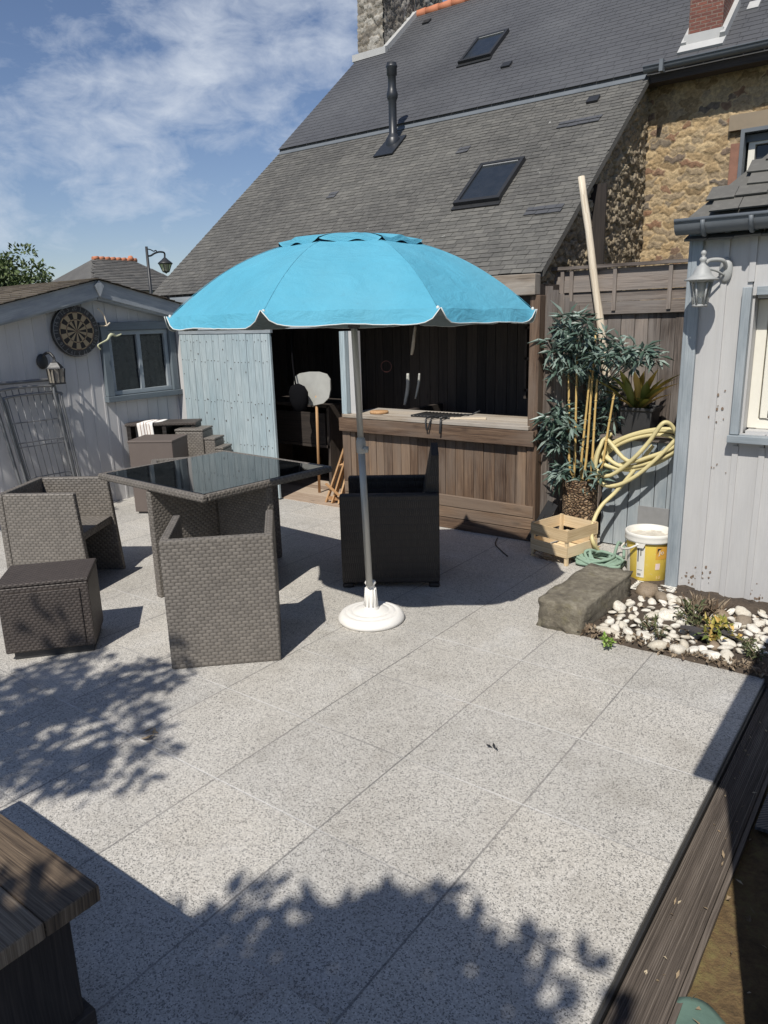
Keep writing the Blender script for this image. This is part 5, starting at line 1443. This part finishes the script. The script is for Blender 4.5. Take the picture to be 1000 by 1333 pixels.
# hose
hz = lambda x, y, Y: onY(x, y, Y)
loops = []
rr = random.Random(12); pts = []
HCx, HCy = 838, 590
ctrl = []
for k_ in range(4):
    rx, ry = 52+rr.uniform(-5, 3), 17+rr.uniform(-3, 4); cx_, cy_ = HCx+rr.uniform(-4, 4), HCy-8+rr.uniform(-3, 8)
    for i in range(10):
        a = 2*math.pi*i/10+2.6
        x = cx_+rx*math.cos(a); y = cy_+ry*math.sin(a)-.22*(x-HCx)
        Yv = 5.03-.04*math.sin(a)*1.0+rr.uniform(-.008, .008)-.012*k_
        if math.sin(a) < -.2: Yv = 5.06
        ctrl.append(onY(min(x, 884), y, Yv))
k_ = ctrl[-1]
ctrl += [onY(x, y, Y) for x, y, Y in ((790, 572, 4.99), (781, 583, 4.96), (776, 600, 4.94), (776, 616, 4.94), (784, 630, 4.93), (802, 632, 4.93), (826, 621, 4.93), (852, 600, 4.94), (878, 574, 4.97), (888, 562, 5.0))]
strand = [onY(x, y, Y) for x, y, Y in ((884, 572, 5.03), (876, 556, 5.01), (868, 550, 4.98), (860, 554, 4.96), (846, 574, 4.95), (830, 592, 4.93), (812, 608, 4.93), (794, 619, 4.93), (781, 617, 4.93), (775, 604, 4.95), (778, 588, 4.98), (786, 574, 5.02), (796, 564, 5.06))]
hose = MB(); hose.tube(smooth_path(ctrl, 5), .0145, 8); hose.tube(smooth_path(strand, 5), .0145, 8)
tail = [onY(850, 580, 5.04), onY(838, 596, 5.0), onY(824, 614, 4.97), onY(802, 640, 4.93), onY(782, 660, 4.86), onY(771, 685, 4.78), onY(772, 705, 4.7), onZ(784, 722, .02), onZ(800, 728, .016)]
hose.tube(smooth_path(tail, 6), .0145, 8)
tag(hose.build('garden_hose', MAT['hose']), 'pale yellow garden hose looped round the cupboard top, tail hanging to the ground', 'hose')
b = MB(); hk = onY(860, 552, 5.05); b.tube(smooth_path([hk+Vector((0, .07, -.03)), hk+Vector((0, 0, -.03)), hk+Vector((0, -.05, -.02)), hk+Vector((0, -.06, .02))], 4), .008, 6)
# rope heap
rp_ = MB(); rr = random.Random(3); ctrl = []
for i in range(62):
    a = i*1.15; r_ = .04+.11*rr.random()
    c = onZ(778, 733, 0); ctrl.append(Vector((c.x+r_*1.25*math.cos(a), c.y+r_*math.sin(a)+.0, .014+.10*rr.random()*(1-r_/.17))))
ctrl += [onZ(800, 722, .03), onZ(803, 712, .08), onZ(806, 706, .10), onZ(812, 712, .06), onZ(812, 725, .02)]
rp_.tube(smooth_path(ctrl, 4), .0105, 7)
tag(rp_.build('green_rope', MAT['rope']), 'heap of faded green rope on the ground beside the yellow bucket', 'rope')
# bucket
bc = Vector((-1.337, 4.53, .012))
bu = thing('plaster_bucket', 'yellow plastic bucket with a white rim and a caked whitish fill', 'bucket', bc)
def bucket_mat():
    m = M('printed_yellow_plastic'); v = m.tc('Object')
    f = m.noise(v, 14, 5, .6); g = m.noise(v, 60, 5, .7)
    c = m.mix(f, (.74, .52, .07), (.82, .63, .13))
    c = m.mix(m.ramp(g, [(.6, 0.0), (.75, .6)]), c, (.75, .7, .55))
    return m.out(c, .5)
b = MB(); b.lathe([(0, 0), (.118, 0), (.122, .006), (.135, .26)], bc, 40); b.build('body', bucket_mat(), bu, local=False)
b = MB(); b.lathe([(.1352, .25), (.146, .25), (.148, .262), (.144, .275), (.147, .285), (.147, .3), (.142, .305), (.132, .302), (.128, .25)], bc, 40); b.build('rim', MAT['white_plastic'], bu, local=False)
b = MB(); n_ = 24
b.v.append((bc.x, bc.y, bc.z+.27))
for i in range(1, 7):
    for k_ in range(n_):
        a = 2*math.pi*k_/n_; r_ = .131*i/6; b.v.append((bc.x+r_*math.cos(a), bc.y+r_*math.sin(a), bc.z+.268+.016*mnoise.noise(Vector((r_*math.cos(a)*25, r_*math.sin(a)*25, 5)))))
for k_ in range(n_): b.face((0, 1+k_, 1+(k_+1) % n_), [(0, 0)]*3, 0, True)
for i in range(5):
    for k_ in range(n_): q = 1+i*n_; b.face((q+k_, q+n_+k_, q+n_+(k_+1) % n_, q+(k_+1) % n_), [(0, 0)]*4, 0, True)
b.build('fill', MAT['plaster'], bu, local=False)
va = math.atan2(-bc.y, -bc.x)  # towards the camera
def bcyl(ang, z, o=.0015): r_ = .122+.013*(z/.26)+o; return Vector((bc.x+r_*math.cos(va+ang), bc.y+r_*math.sin(va+ang), bc.z+z))
def patch(name, a0, a1, z0, z1, mat, par_, o=.0012):
    b = MB(); n_ = 8
    for i in range(n_): b.poly([bcyl(a0+(a1-a0)*i/n_, z0, o), bcyl(a0+(a1-a0)*(i+1)/n_, z0, o), bcyl(a0+(a1-a0)*(i+1)/n_, z1, o), bcyl(a0+(a1-a0)*i/n_, z1, o)])
    return b.build(name, mat, par_, local=False)
pal_l = plain('label_white', (.72, .7, .62), .6, var=.08)
patch('label_strip', -.52, -.15, .03, .225, pal_l, bu)
patch('label_strip', -1.3, -.95, .03, .2, pal_l, bu)
patch('label_print', -.48, -.43, .13, .215, MAT['black_plastic'], bu, .002); patch('label_print', -.35, -.31, .17, .21, MAT['black_plastic'], bu, .002)
patch('label_print', -.48, -.30, .04, .055, plain('grey_print', (.25, .25, .24), .7), bu, .002); patch('label_print', -.48, -.24, .075, .08, plain('grey_print_fine', (.3, .3, .29), .7), bu, .002)
patch('label_square', .36, .58, .085, .125, plain('pinkish_label', (.75, .6, .55), .6, var=.05), bu)
patch('label_band', .34, 1.1, .15, .235, plain('orange_print', (.66, .36, .06), .5, var=.1), bu, .0008)
b = MB(); b.poly([bcyl(.40, .185, .002), bcyl(.46, .21, .002), bcyl(.62, .222, .002), bcyl(.40, .222, .002)]); b.build('logo_flag', MAT['black_plastic'], bu, local=False)
for txt, a_, z_, s_, mt in (('Jo', .60, .196, .042, pal_l), ('10', .52, .032, .034, plain('pale_orange_print', (.85, .6, .3), .6))):
    vs, fs_ = text_mesh(txt, s_, None, '', None, lambda x, y: (x, y))
    me = bpy.data.meshes.new('lettering'); me.from_pydata([tuple(bcyl(a_+x/.128, z_+y, .0028)-bc) for x, y in vs], [], fs_); me.materials.append(mt); o = bpy.data.objects.new('lettering', me); col.objects.link(o); o.parent = bu
b = MB(); hp2 = []
for i in range(17):
    t_ = i/16; a_ = -1.35+1.17*t_*1.15; sagz = .262-.075*math.sin(math.pi*min(1, t_))*1.0
    hp2.append(bcyl(-1.45+1.2*t_, .235-.05*math.sin(math.pi*t_), .02))
b.tube(smooth_path([bcyl(-.42, .245, .012), bcyl(-.75, .212, .03), bcyl(-1.15, .19, .035), bcyl(-1.6, .185, .03), bcyl(-2.1, .2, .02), bcyl(-2.6, .24, .012)], 6), .007, 6)
b.build('handle', MAT['white_plastic'], bu, local=False)
b = MB(); b.prism([bcyl(-.56, .25, .012), bcyl(-.48, .225, .012), bcyl(-.22, .225, .012), bcyl(-.14, .25, .012)], Vector((math.cos(va), math.sin(va), 0))*.006); b.build('handle_lug', MAT['white_plastic'], bu, local=False)
# plastic grid under it
b = MB(); gc = Vector((-1.235, 4.36, .012))
for i in range(8): b.box((gc.x, gc.y-.1+.028*i, gc.z), (.24, .009, .014), .0)
for i in range(8): b.box((gc.x-.11+.031*i, gc.y, gc.z-.001), (.008, .215, .012), .0)
tag(b.build('plastic_grid', MAT['white_plastic']), 'white plastic grid lying on the ground in front of the yellow bucket', 'grid')
# crate
cp0, cp1, cp2 = Vector((-2.15, 4.545, 0)), Vector((-1.85, 4.462, 0)), None
ux = (cp1-cp0).normalized(); uy = Vector((-ux.y, ux.x, 0)); cl_, cwid = .315, .33
cr = thing('wooden_crate', 'thin slatted wooden fruit crate standing empty by the basket pot', 'crate', cp0, math.atan2(ux.y, ux.x))
b = MB()
for (z, h) in ((.095, .075), (.205, .08)):
    b.box((cl_/2, .004, z), (cl_, .006, h)); b.box((cl_/2, cwid-.004, z), (cl_, .006, h))
    b.box((.004, cwid/2, z), (.006, cwid-.02, h)); b.box((cl_-.004, cwid/2, z), (.006, cwid-.02, h))
b.build('slats', MAT['crate_wood'], cr)
for x in (.014, cl_-.014):
    for y in (.016, cwid-.016): b = MB(); b.box((x, y, .126), (.022, .02, .25)); b.build('corner_post', MAT['crate_wood'], cr)
b = MB()
for i in range(5): b.box((cl_/2, .05+.08*i, .05), (cl_-.05, .066, .005))
b.build('base', MAT['crate_wood'], cr)
b = MB(); b.box((cl_+.001, cwid/2, .245), (.02, cwid-.04, .03)) if False else None
for i in range(12):
    rr = random.Random(i); b.tube([(rr.uniform(-.02, .25), rr.uniform(-.06, .03), .012+rr.uniform(0, .05)), (rr.uniform(.02, .28), rr.uniform(-.07, .08), .012+rr.uniform(0, .07))], .003, 4)
o = b.build('straw', MAT['dry'], cr); o['kind'] = 'stuff'
b = MB(); b.beam((-2.27, 4.80, .02), (-2.16, 4.93, .30), .08, .014, up=(.6, -.6, .3)); b.beam((-2.24, 4.78, .02), (-2.21, 4.9, .24), .03, .02)
tag(b.build('dark_board', MAT['black_plastic']), 'dark narrow board leaning between crate and bar post', 'board')
# black strip on paving
b = MB(); b.tube(smooth_path([onZ(648, 700, .006), onZ(645, 708, .006), onZ(652, 716, .006), onZ(661, 724, .006)], 4), .004, 5)
tag(b.build('cable_end', MAT['black_plastic']), 'short piece of black cable lying on the paving before the bar', 'cable')

# stone block
def rock(name, mat, size, seed, sub=3, rough=.12, boxy=.0, freq=1.6):
    bm = bmesh.new()
    if boxy:
        bmesh.ops.create_cube(bm, size=2.0); bmesh.ops.subdivide_edges(bm, edges=bm.edges[:], cuts=9, use_grid_fill=True)
        for v in bm.verts:
            l = max(abs(v.co.x), abs(v.co.y), abs(v.co.z)); sph = v.co.normalized()*1.3; v.co = v.co.lerp(sph, boxy)
    else: bmesh.ops.create_icosphere(bm, subdivisions=sub, radius=1.0)
    for v in bm.verts:
        n_ = mnoise.noise(v.co*freq+Vector((seed*3.7, seed*1.3, seed)))+.4*mnoise.noise(v.co*freq*3+Vector((seed, 0, seed*2)))
        v.co = v.co*(1+rough*n_)
        v.co.x *= size[0]/2; v.co.y *= size[1]/2; v.co.z *= size[2]/2
    me = bpy.data.meshes.new(name); bm.to_mesh(me); bm.free(); me.materials.append(mat)
    for p in me.polygons: p.use_smooth = True
    return me
me = rock('stone_block', MAT['block'], (.255, .67, .18), 4, rough=.075, boxy=.07, freq=2.4)
o = bpy.data.objects.new('stone_block', me); col.objects.link(o); o.location = (-1.45, 3.80, .075); o.rotation_euler = (.02, .03, R(-3))
tag(o, 'long rough lichen-covered stone block at the corner of the pebble bed', 'stone')

# pebbles, stones
PM = [rock('pebble', MAT['pebble'], (1, .6+.055*i, .36+.035*i), 10+i, 3, .27, freq=1.0) for i in range(7)]
BM_ = [rock('brown_stone', MAT['brown_stone'], (1, .8, .6), 30+i, 2, .22, freq=1.3) for i in range(4)]
rr = random.Random(21); placed = []
def pebble(x, y, s, mesh, name, label, cat, group, z=None):
    o = bpy.data.objects.new(name, mesh); col.objects.link(o)
    o.location = (x, y, (.018+s*.13) if z is None else z); o.scale = (s*rr.uniform(.85, 1.2), s*rr.uniform(.85, 1.2), s*rr.uniform(.8, 1.2)); o.rotation_euler = (rr.uniform(-.5, .5), rr.uniform(-.5, .5), rr.uniform(0, 6.28))
    return tag(o, label, cat, group)
def in_front(px, py2): return onZ(px, py2, .04)
cnt = 0; tries = 0
while cnt < 210 and tries < 5000:
    tries += 1
    px, py2 = rr.uniform(772, 1000), rr.uniform(778, 872)
    # dense in the left half and the right-hand patch, sparse in the planted middle
    left = (785 < px < 905 and 774 < py2 < 848); right = (932 < px < 1000 and 793 < py2 < 846); low = (865 < px < 960 and 838 < py2 < 868)
    if not (left or right or low): continue
    if low and not (left or right) and rr.random() < .6: continue
    p = in_front(px, py2)
    if p.y < 3.50 or p.y > 4.41 or (p.x < -1.30 and p.y < 4.2) or (abs(p.x-gc.x) < .15 and p.y > 4.22): continue
    s = rr.choice((.04, .048, .055, .065, .08, .1))*rr.uniform(.85, 1.15) if not low else rr.uniform(.035, .085)
    if any(math.hypot(p.x-a, p.y-c) < .42*(s+s2) for a, c, s2 in placed): continue
    placed.append((p.x, p.y, s)); cnt += 1
    pebble(p.x, p.y, s, PM[cnt % 7], 'pebble', 'smooth white pebble among many in the bed below the grey shed', 'pebble', 'white pebbles in the bed')
for i, (px, py2, s, lab) in enumerate(((892, 783, .13, 'large pale rounded stone against the corner of the grey shed'), (842, 768, .14, 'brown broken stone behind the pebbles, by the bucket'), (862, 776, .10, 'reddish brown stone at the foot of the shed corner board'), (940, 800, .11, 'yellow-brown flat stone below the shed wall'), (930, 838, .07, 'small reddish stone in the planted middle of the bed'), (968, 806, .09, 'brown stone among the right-hand pebbles'))):
    p = in_front(px, py2); pebble(p.x, p.y, s, PM[2] if i == 0 else BM_[i % 4], 'stone', lab, 'stone', None)
# bed edging: strip of crumbly soil and bark, and small plants
b = MB(); rr2 = random.Random(31)
for i in range(900):
    x = rr2.uniform(-1.5, -.3); y = 3.47+abs(rr2.gauss(0, .045))+.0; 
    if rr2.random() < .3: y = rr2.uniform(3.47, 4.35)
    s = rr2.uniform(.006, .02); leaf(b, (x, y, .022+rr2.random()*.012+gh(x, y, 10, .022)), rdir(rr2), rdir(rr2, 2), s*2, s)
o = b.build('bark_crumbs', MAT['dry']); struct(o, 'stuff', 'brown bark crumbs and dry bits along the bed edge')
def bedplant(name, px, py2, h, n_, L, w, mat, label, seed, spread=.06, cat='plant', up=.9):
    rs1 = random.Random(seed); p = onZ(px, py2, .03); t = thing(name, label, cat, p)
    b = MB(); sb = MB()
    for i in range(max(3, n_//10)):
        d = rdir(rs1, up); tip = p+Vector((d.x*spread, d.y*spread, abs(d.z)*h)); sb.tube([p, p.lerp(tip, .5)+Vector((0, 0, .01)), tip], [.004, .003, .002], 5)
        for j in range(10):
            q = p.lerp(tip, .3+.7*rs1.random()); leaf(b, q, rdir(rs1, .5), rdir(rs1, 1.5), L*rs1.uniform(.6, 1.3), w*rs1.uniform(.7, 1.3), .2, .15)
    b.build('leaves', mat, t, local=False); sb.build('stems', MAT['dry'], t, local=False); return t
bedplant('succulent', 902, 812, .13, 150, .035, .014, MAT['leaf_bed'], 'bushy grey-green plant in the middle of the pebble bed', 41, .10)
bedplant('succulent', 930, 826, .08, 150, .05, .02, MAT['leaf_strap'], 'low yellowish green plant right of the bushy one', 42, .12)
bedplant('weed', 845, 820, .10, 60, .03, .01, MAT['leaf_bed'], 'thin weed growing between the left pebbles', 43, .05)
bedplant('weed', 858, 834, .08, 50, .03, .01, MAT['leaf_bed'], 'small weed close to the bed edge in the left pebbles', 44, .05)
bedplant('weed', 786, 838, .035, 50, .03, .014, leafmat('fresh_green', (.1, .2, .03), (.2, .32, .05), (.3, .4, .1)), 'bright green tuft at the foot of the stone block', 45, .05)
bedplant('weed', 984, 858, .07, 60, .04, .012, MAT['leaf_bed'], 'green tuft at the shaded right end of the bed', 46, .06)
bedplant('weed', 972, 842, .04, 50, .03, .012, MAT['leaf_bed'], 'flat green weed at the right of the bed', 49, .06)
# dry tuft
p = onZ(915, 795, .03); t = thing('dry_tuft', 'dried brown grassy tuft between pebbles and grey wall', 'plant', p)
b = MB(); rs1 = random.Random(47)
for i in range(240):
    d = rdir(rs1, .8); d.z = abs(d.z); q = p+Vector((rs1.gauss(0, .045), rs1.gauss(0, .03), 0)); leaf(b, q, d, rdir(rs1), rs1.uniform(.05, .11), .005, .1, .3)
b.build('stalks', MAT['dry'], t, local=False)
p = onZ(915, 833, .03); t = thing('fallen_leaf', 'big curled dark leaf lying in the planted bed', 'leaf', p)
b = MB(); strap(b, p+Vector((-.12, .02, .03)), (1, -.1, .1), .22, .07, .5); strap(b, p+Vector((-.02, .05, .03)), (1, .1, .15), .2, .06, .4); b.build('blade', plain('dark_withered_leaf', (.05, .045, .045), .6), t, local=False)

# ================================================================== FOREGROUND
# decking-board edging and step
ed = thing('timber_edging', 'dark ribbed decking board along the edge of the paving', 'edging', (-.39, 2.0, 0))
b = MB(); b.box((-.395, 1.6, -.060), (.125, 3.72, .05))
for i in range(22): b.box((-.395-.0577+.0055*i, 1.6, -.0345), (.0028, 3.72, .005), grain=1)
b.build('board', MAT['sleeper'], ed, bevel=.001, local=False)
b = MB(); b.box((-.3235, 1.6, -.07), (.014, 3.72, .06)); b.build('kerb_board', MAT['sleeper'], ed, local=False)
b = MB(); b.box((-.464, 1.6, -.045), (.008, 3.73, .06)); b.build('edge_strip', MAT['black_plastic'], ed, local=False)
def plate_mat():
    m = M('ribbed_metal_plate'); v = m.tc('Object')
    w1 = m.n('ShaderNodeTexWave', i_Vector=m.map(v, rot=(0, 0, .8)), i_Scale=28.0, i_Distortion=1.0).outputs[1]
    f = m.noise(v, 20, 4, .6)
    return m.out(m.mix(f, (.06, .06, .065), (.1, .1, .105)), .6, m.bump(w1, .7, .004))
b = MB(); q = [onZ(1000, 990, -.05), onZ(946, 1106, -.05)]
b.box((-.10, 2.72, -.036), (.41, .62, .012), grain=1)
sp = b.build('metal_step', plate_mat()); tag(sp, 'dark ribbed metal plate laid beside the decking edge', 'plate')
b = MB(); cc = onZ(905, 1318, -.098); rr = random.Random(6)
NU = 16
for i in range(NU+1):
    for j in range(NU+1):
        x, y = -.33+.2*i/NU, 1.38+.25*j/NU
        b.v.append((x, y+.02*math.sin(x*40), -.045+.012*mnoise.noise(Vector((x*14, y*14, 2)))))
for i in range(NU):
    for j in range(NU): q = i*(NU+1)+j; b.face((q, q+NU+1, q+NU+2, q+1), [(0, 0)]*4, 0, True)
o = b.build('green_cloth', plain('faded_green_fabric', (.10, .165, .135), .95, scale=60, bump=.4)); sol = o.modifiers.new('thick', 'SOLIDIFY'); sol.thickness = .004
tag(o, 'faded green cloth lying on the bare ground beside the decking edge', 'cloth')
# fallen bits
b = MB(); rr = random.Random(17)
for i in range(40):
    y = rr.uniform(1.3, 3.4); x = rr.uniform(-.45, -.34)
    leaf(b, (x, y, -.028), rdir(rr)*1, (rr.gauss(0, .3), rr.gauss(0, .3), 1), rr.uniform(.008, .026), rr.uniform(.003, .01), .2)
for i in range(130):
    y = rr.uniform(1.4, 3.3); x = rr.uniform(-.31, .2); leaf(b, (x, y, -.05+.01*rr.random()), rdir(rr), (0, 0, 1), rr.uniform(.012, .05), rr.uniform(.003, .018), .2)
struct(b.build('litter', MAT['dead_leaf']), 'stuff', 'dry leaf scraps and straws on the decking edge')
for (px, py2, s, lab) in ((190, 957, .05, 'curled brown leaf on the paving in front of the nearest chair'), (203, 955, .035, 'small pale leaf beside the curled brown one'), (598, 985, .0, ''), (643, 974, .03, 'dark scrap of leaf lying on the sunny paving'), (294, 1288, .0, '')):
    if s == 0: continue
    b = MB(); p = onZ(px, py2, .004); rr = random.Random(px)
    for i in range(3): leaf(b, p+Vector((rr.gauss(0, s*.2), rr.gauss(0, s*.2), .002)), (rr.gauss(0, 1), rr.gauss(0, 1), .1), (0, 0, 1), s, s*.4, .3, -.2)
    tag(b.build('fallen_leaf', MAT['dead_leaf'] if px < 400 else MAT['black_plastic']), lab, 'leaf')
b = MB(); b.box((-1.06, .94, .006), (.17, .18, .03)); tag(b.build('loose_slab', MAT['granite']), 'small grey slab edge standing proud of the shaded paving', 'slab')
# bench
bn = thing('wooden_bench', 'rough old wooden bench with a cracked grey seat in the near left corner', 'bench', (-1.75, .6, 0))
b = MB(); z = .43
for (y0_, y1_) in ((.590, .718), (.461, .5885), (.33, .4595)):
    b.box((-1.86, (y0_+y1_)/2, z-.02), (1.0, y1_-y0_, .042))
b.build('seat', MAT['bench_wood'], bn, bevel=.005, local=False)
for x in (-1.47, -2.22):
    b = MB(); b.box((x, .52, .2), (.06, .32, .4), grain=2); b.box((x, .52, .03), (.09, .36, .06)); b.build('leg', MAT['inner_wood'], bn, bevel=.004, local=False)
b = MB(); b.box((-1.845, .52, .32), (.68, .05, .12)); b.build('stretcher', MAT['bench_wood'], bn, local=False)
# unseen screen added right of the view to throw straight shade on the edging
sc_o = thing('shade_screen', 'unseen plank screen with a wide cap board, added to shade the decking edge', 'fence', (-.06, 1.9, -.12))
SX, SY, SH = -.085, 1.30, 1.66
b = MB(); y = SY
while y < SY+1.25:
    b.box((SX+.012, y+.05, -.12+(SH+.12)/2), (.022, .098, SH+.12)); y += .1
b.build('boards', MAT['fence_wood'], sc_o, local=False)
b = MB(); b.box((SX, SY+.61, SH+.012), (.19, 1.34, .024)); b.build('cap_board', MAT['fence_wood'], sc_o, local=False)
b = MB()
for y in (SY+.05, SY+1.2): b.box((SX+.06, y, -.12+(SH+.1)/2), (.07, .07, SH+.1))
b.build('posts', MAT['fence_wood'], sc_o, local=False)

# ================================================================== LIGHT, SKY
SUN_EL, SAZ = R(51.0), R(105.5)
sdir = Vector((-math.cos(SAZ)*math.cos(SUN_EL), -math.sin(SAZ)*math.cos(SUN_EL), math.sin(SUN_EL)))   # towards the sun
sun = bpy.data.lights.new('sun', 'SUN'); sun.energy = 4.9; sun.angle = R(.53); sun.color = (1.0, .955, .88)
so = bpy.data.objects.new('sun', sun); col.objects.link(so); so.rotation_euler = sdir.to_track_quat('Z', 'Y').to_euler(); so.location = (0, 0, 20)
w = bpy.data.worlds.new('World'); sc.world = w; w.use_nodes = True
nt = w.node_tree; bg = nt.nodes['Background']; bg.inputs['Strength'].default_value = .08
sky = nt.nodes.new('ShaderNodeTexSky'); sky.sky_type = 'NISHITA'; sky.sun_disc = False; sky.sun_elevation = SUN_EL
sky.sun_rotation = math.atan2(sdir.x, sdir.y); sky.altitude = 20; sky.air_density = 1.0; sky.dust_density = .25; sky.ozone_density = 3.0
tcn = nt.nodes.new('ShaderNodeTexCoord')
def wn(t, **kw):
    nd = nt.nodes.new(t)
    for k_, v_ in kw.items():
        if k_.startswith('i_'):
            key = k_[2:]; inp = nd.inputs[int(key) if key.isdigit() else key]
            if hasattr(v_, 'is_output'): nt.links.new(v_, inp)
            else: inp.default_value = v_
        else: setattr(nd, k_, v_)
    return nd
def dirpx(x, y): d = _ray(x, y); return Vector(d).normalized()
band_n = dirpx(20, 215).cross(dirpx(440, 40)).normalized(); band_c = dirpx(230, 130)
dt = wn('ShaderNodeVectorMath', operation='DOT_PRODUCT', i_0=tcn.outputs['Generated'], i_1=tuple(band_n))
ab = wn('ShaderNodeMath', operation='ABSOLUTE', i_0=dt.outputs['Value'])
bandw = wn('ShaderNodeMapRange', i_0=ab.outputs[0], i_1=0.0, i_2=.17, i_3=.11, i_4=-.12)
mp = wn('ShaderNodeMapping', i_Vector=tcn.outputs['Generated'], i_Scale=(1, 1, 2.0), i_Rotation=(0, 0, .5), i_Location=(.31, .12, .0))
n1 = wn('ShaderNodeTexNoise', i_Vector=mp.outputs[0], i_Scale=5.0, i_Detail=10.0, i_Roughness=.6, i_Distortion=.3)
n2 = wn('ShaderNodeTexNoise', i_Vector=mp.outputs[0], i_Scale=16.0, i_Detail=8.0, i_Roughness=.62, i_Distortion=.5)
far = wn('ShaderNodeMapRange', i_0=ab.outputs[0], i_1=.4, i_2=.65, i_3=0.0, i_4=.09)     # unseen cloud added away from the view, to whiten and lift the fill
bw2 = wn('ShaderNodeMath', operation='ADD', i_0=bandw.outputs[0], i_1=far.outputs[0])
sm = wn('ShaderNodeMath', operation='MULTIPLY_ADD', i_0=n2.outputs[0], i_1=.35, i_2=bw2.outputs[0])
sm2 = wn('ShaderNodeMath', operation='MULTIPLY_ADD', i_0=n1.outputs[0], i_1=.65, i_2=sm.outputs[0])
r1 = wn('ShaderNodeValToRGB', i_Fac=sm2.outputs[0]); r1.color_ramp.elements[0].position = .49; r1.color_ramp.elements[1].position = .75; r1.color_ramp.elements[1].color = (.92, .92, .92, 1)
cl = wn('ShaderNodeMix', data_type='RGBA', i_0=r1.outputs[0]); tint = wn('ShaderNodeMix', data_type='RGBA', blend_type='MULTIPLY', i_0=1.0); nt.links.new(sky.outputs[0], tint.inputs[6]); tint.inputs[7].default_value = (1.08, 1.03, 1.1, 1); nt.links.new(tint.outputs[2], cl.inputs[6]); cl.inputs[7].default_value = (8.6, 9.3, 10.4, 1)
nt.links.new(cl.outputs[2], bg.inputs['Color'])
sc.view_settings.view_transform = 'Standard'; sc.view_settings.look = 'None'; sc.view_settings.gamma = 1; sc.view_settings.exposure = 0; sc.view_settings.use_curve_mapping = False
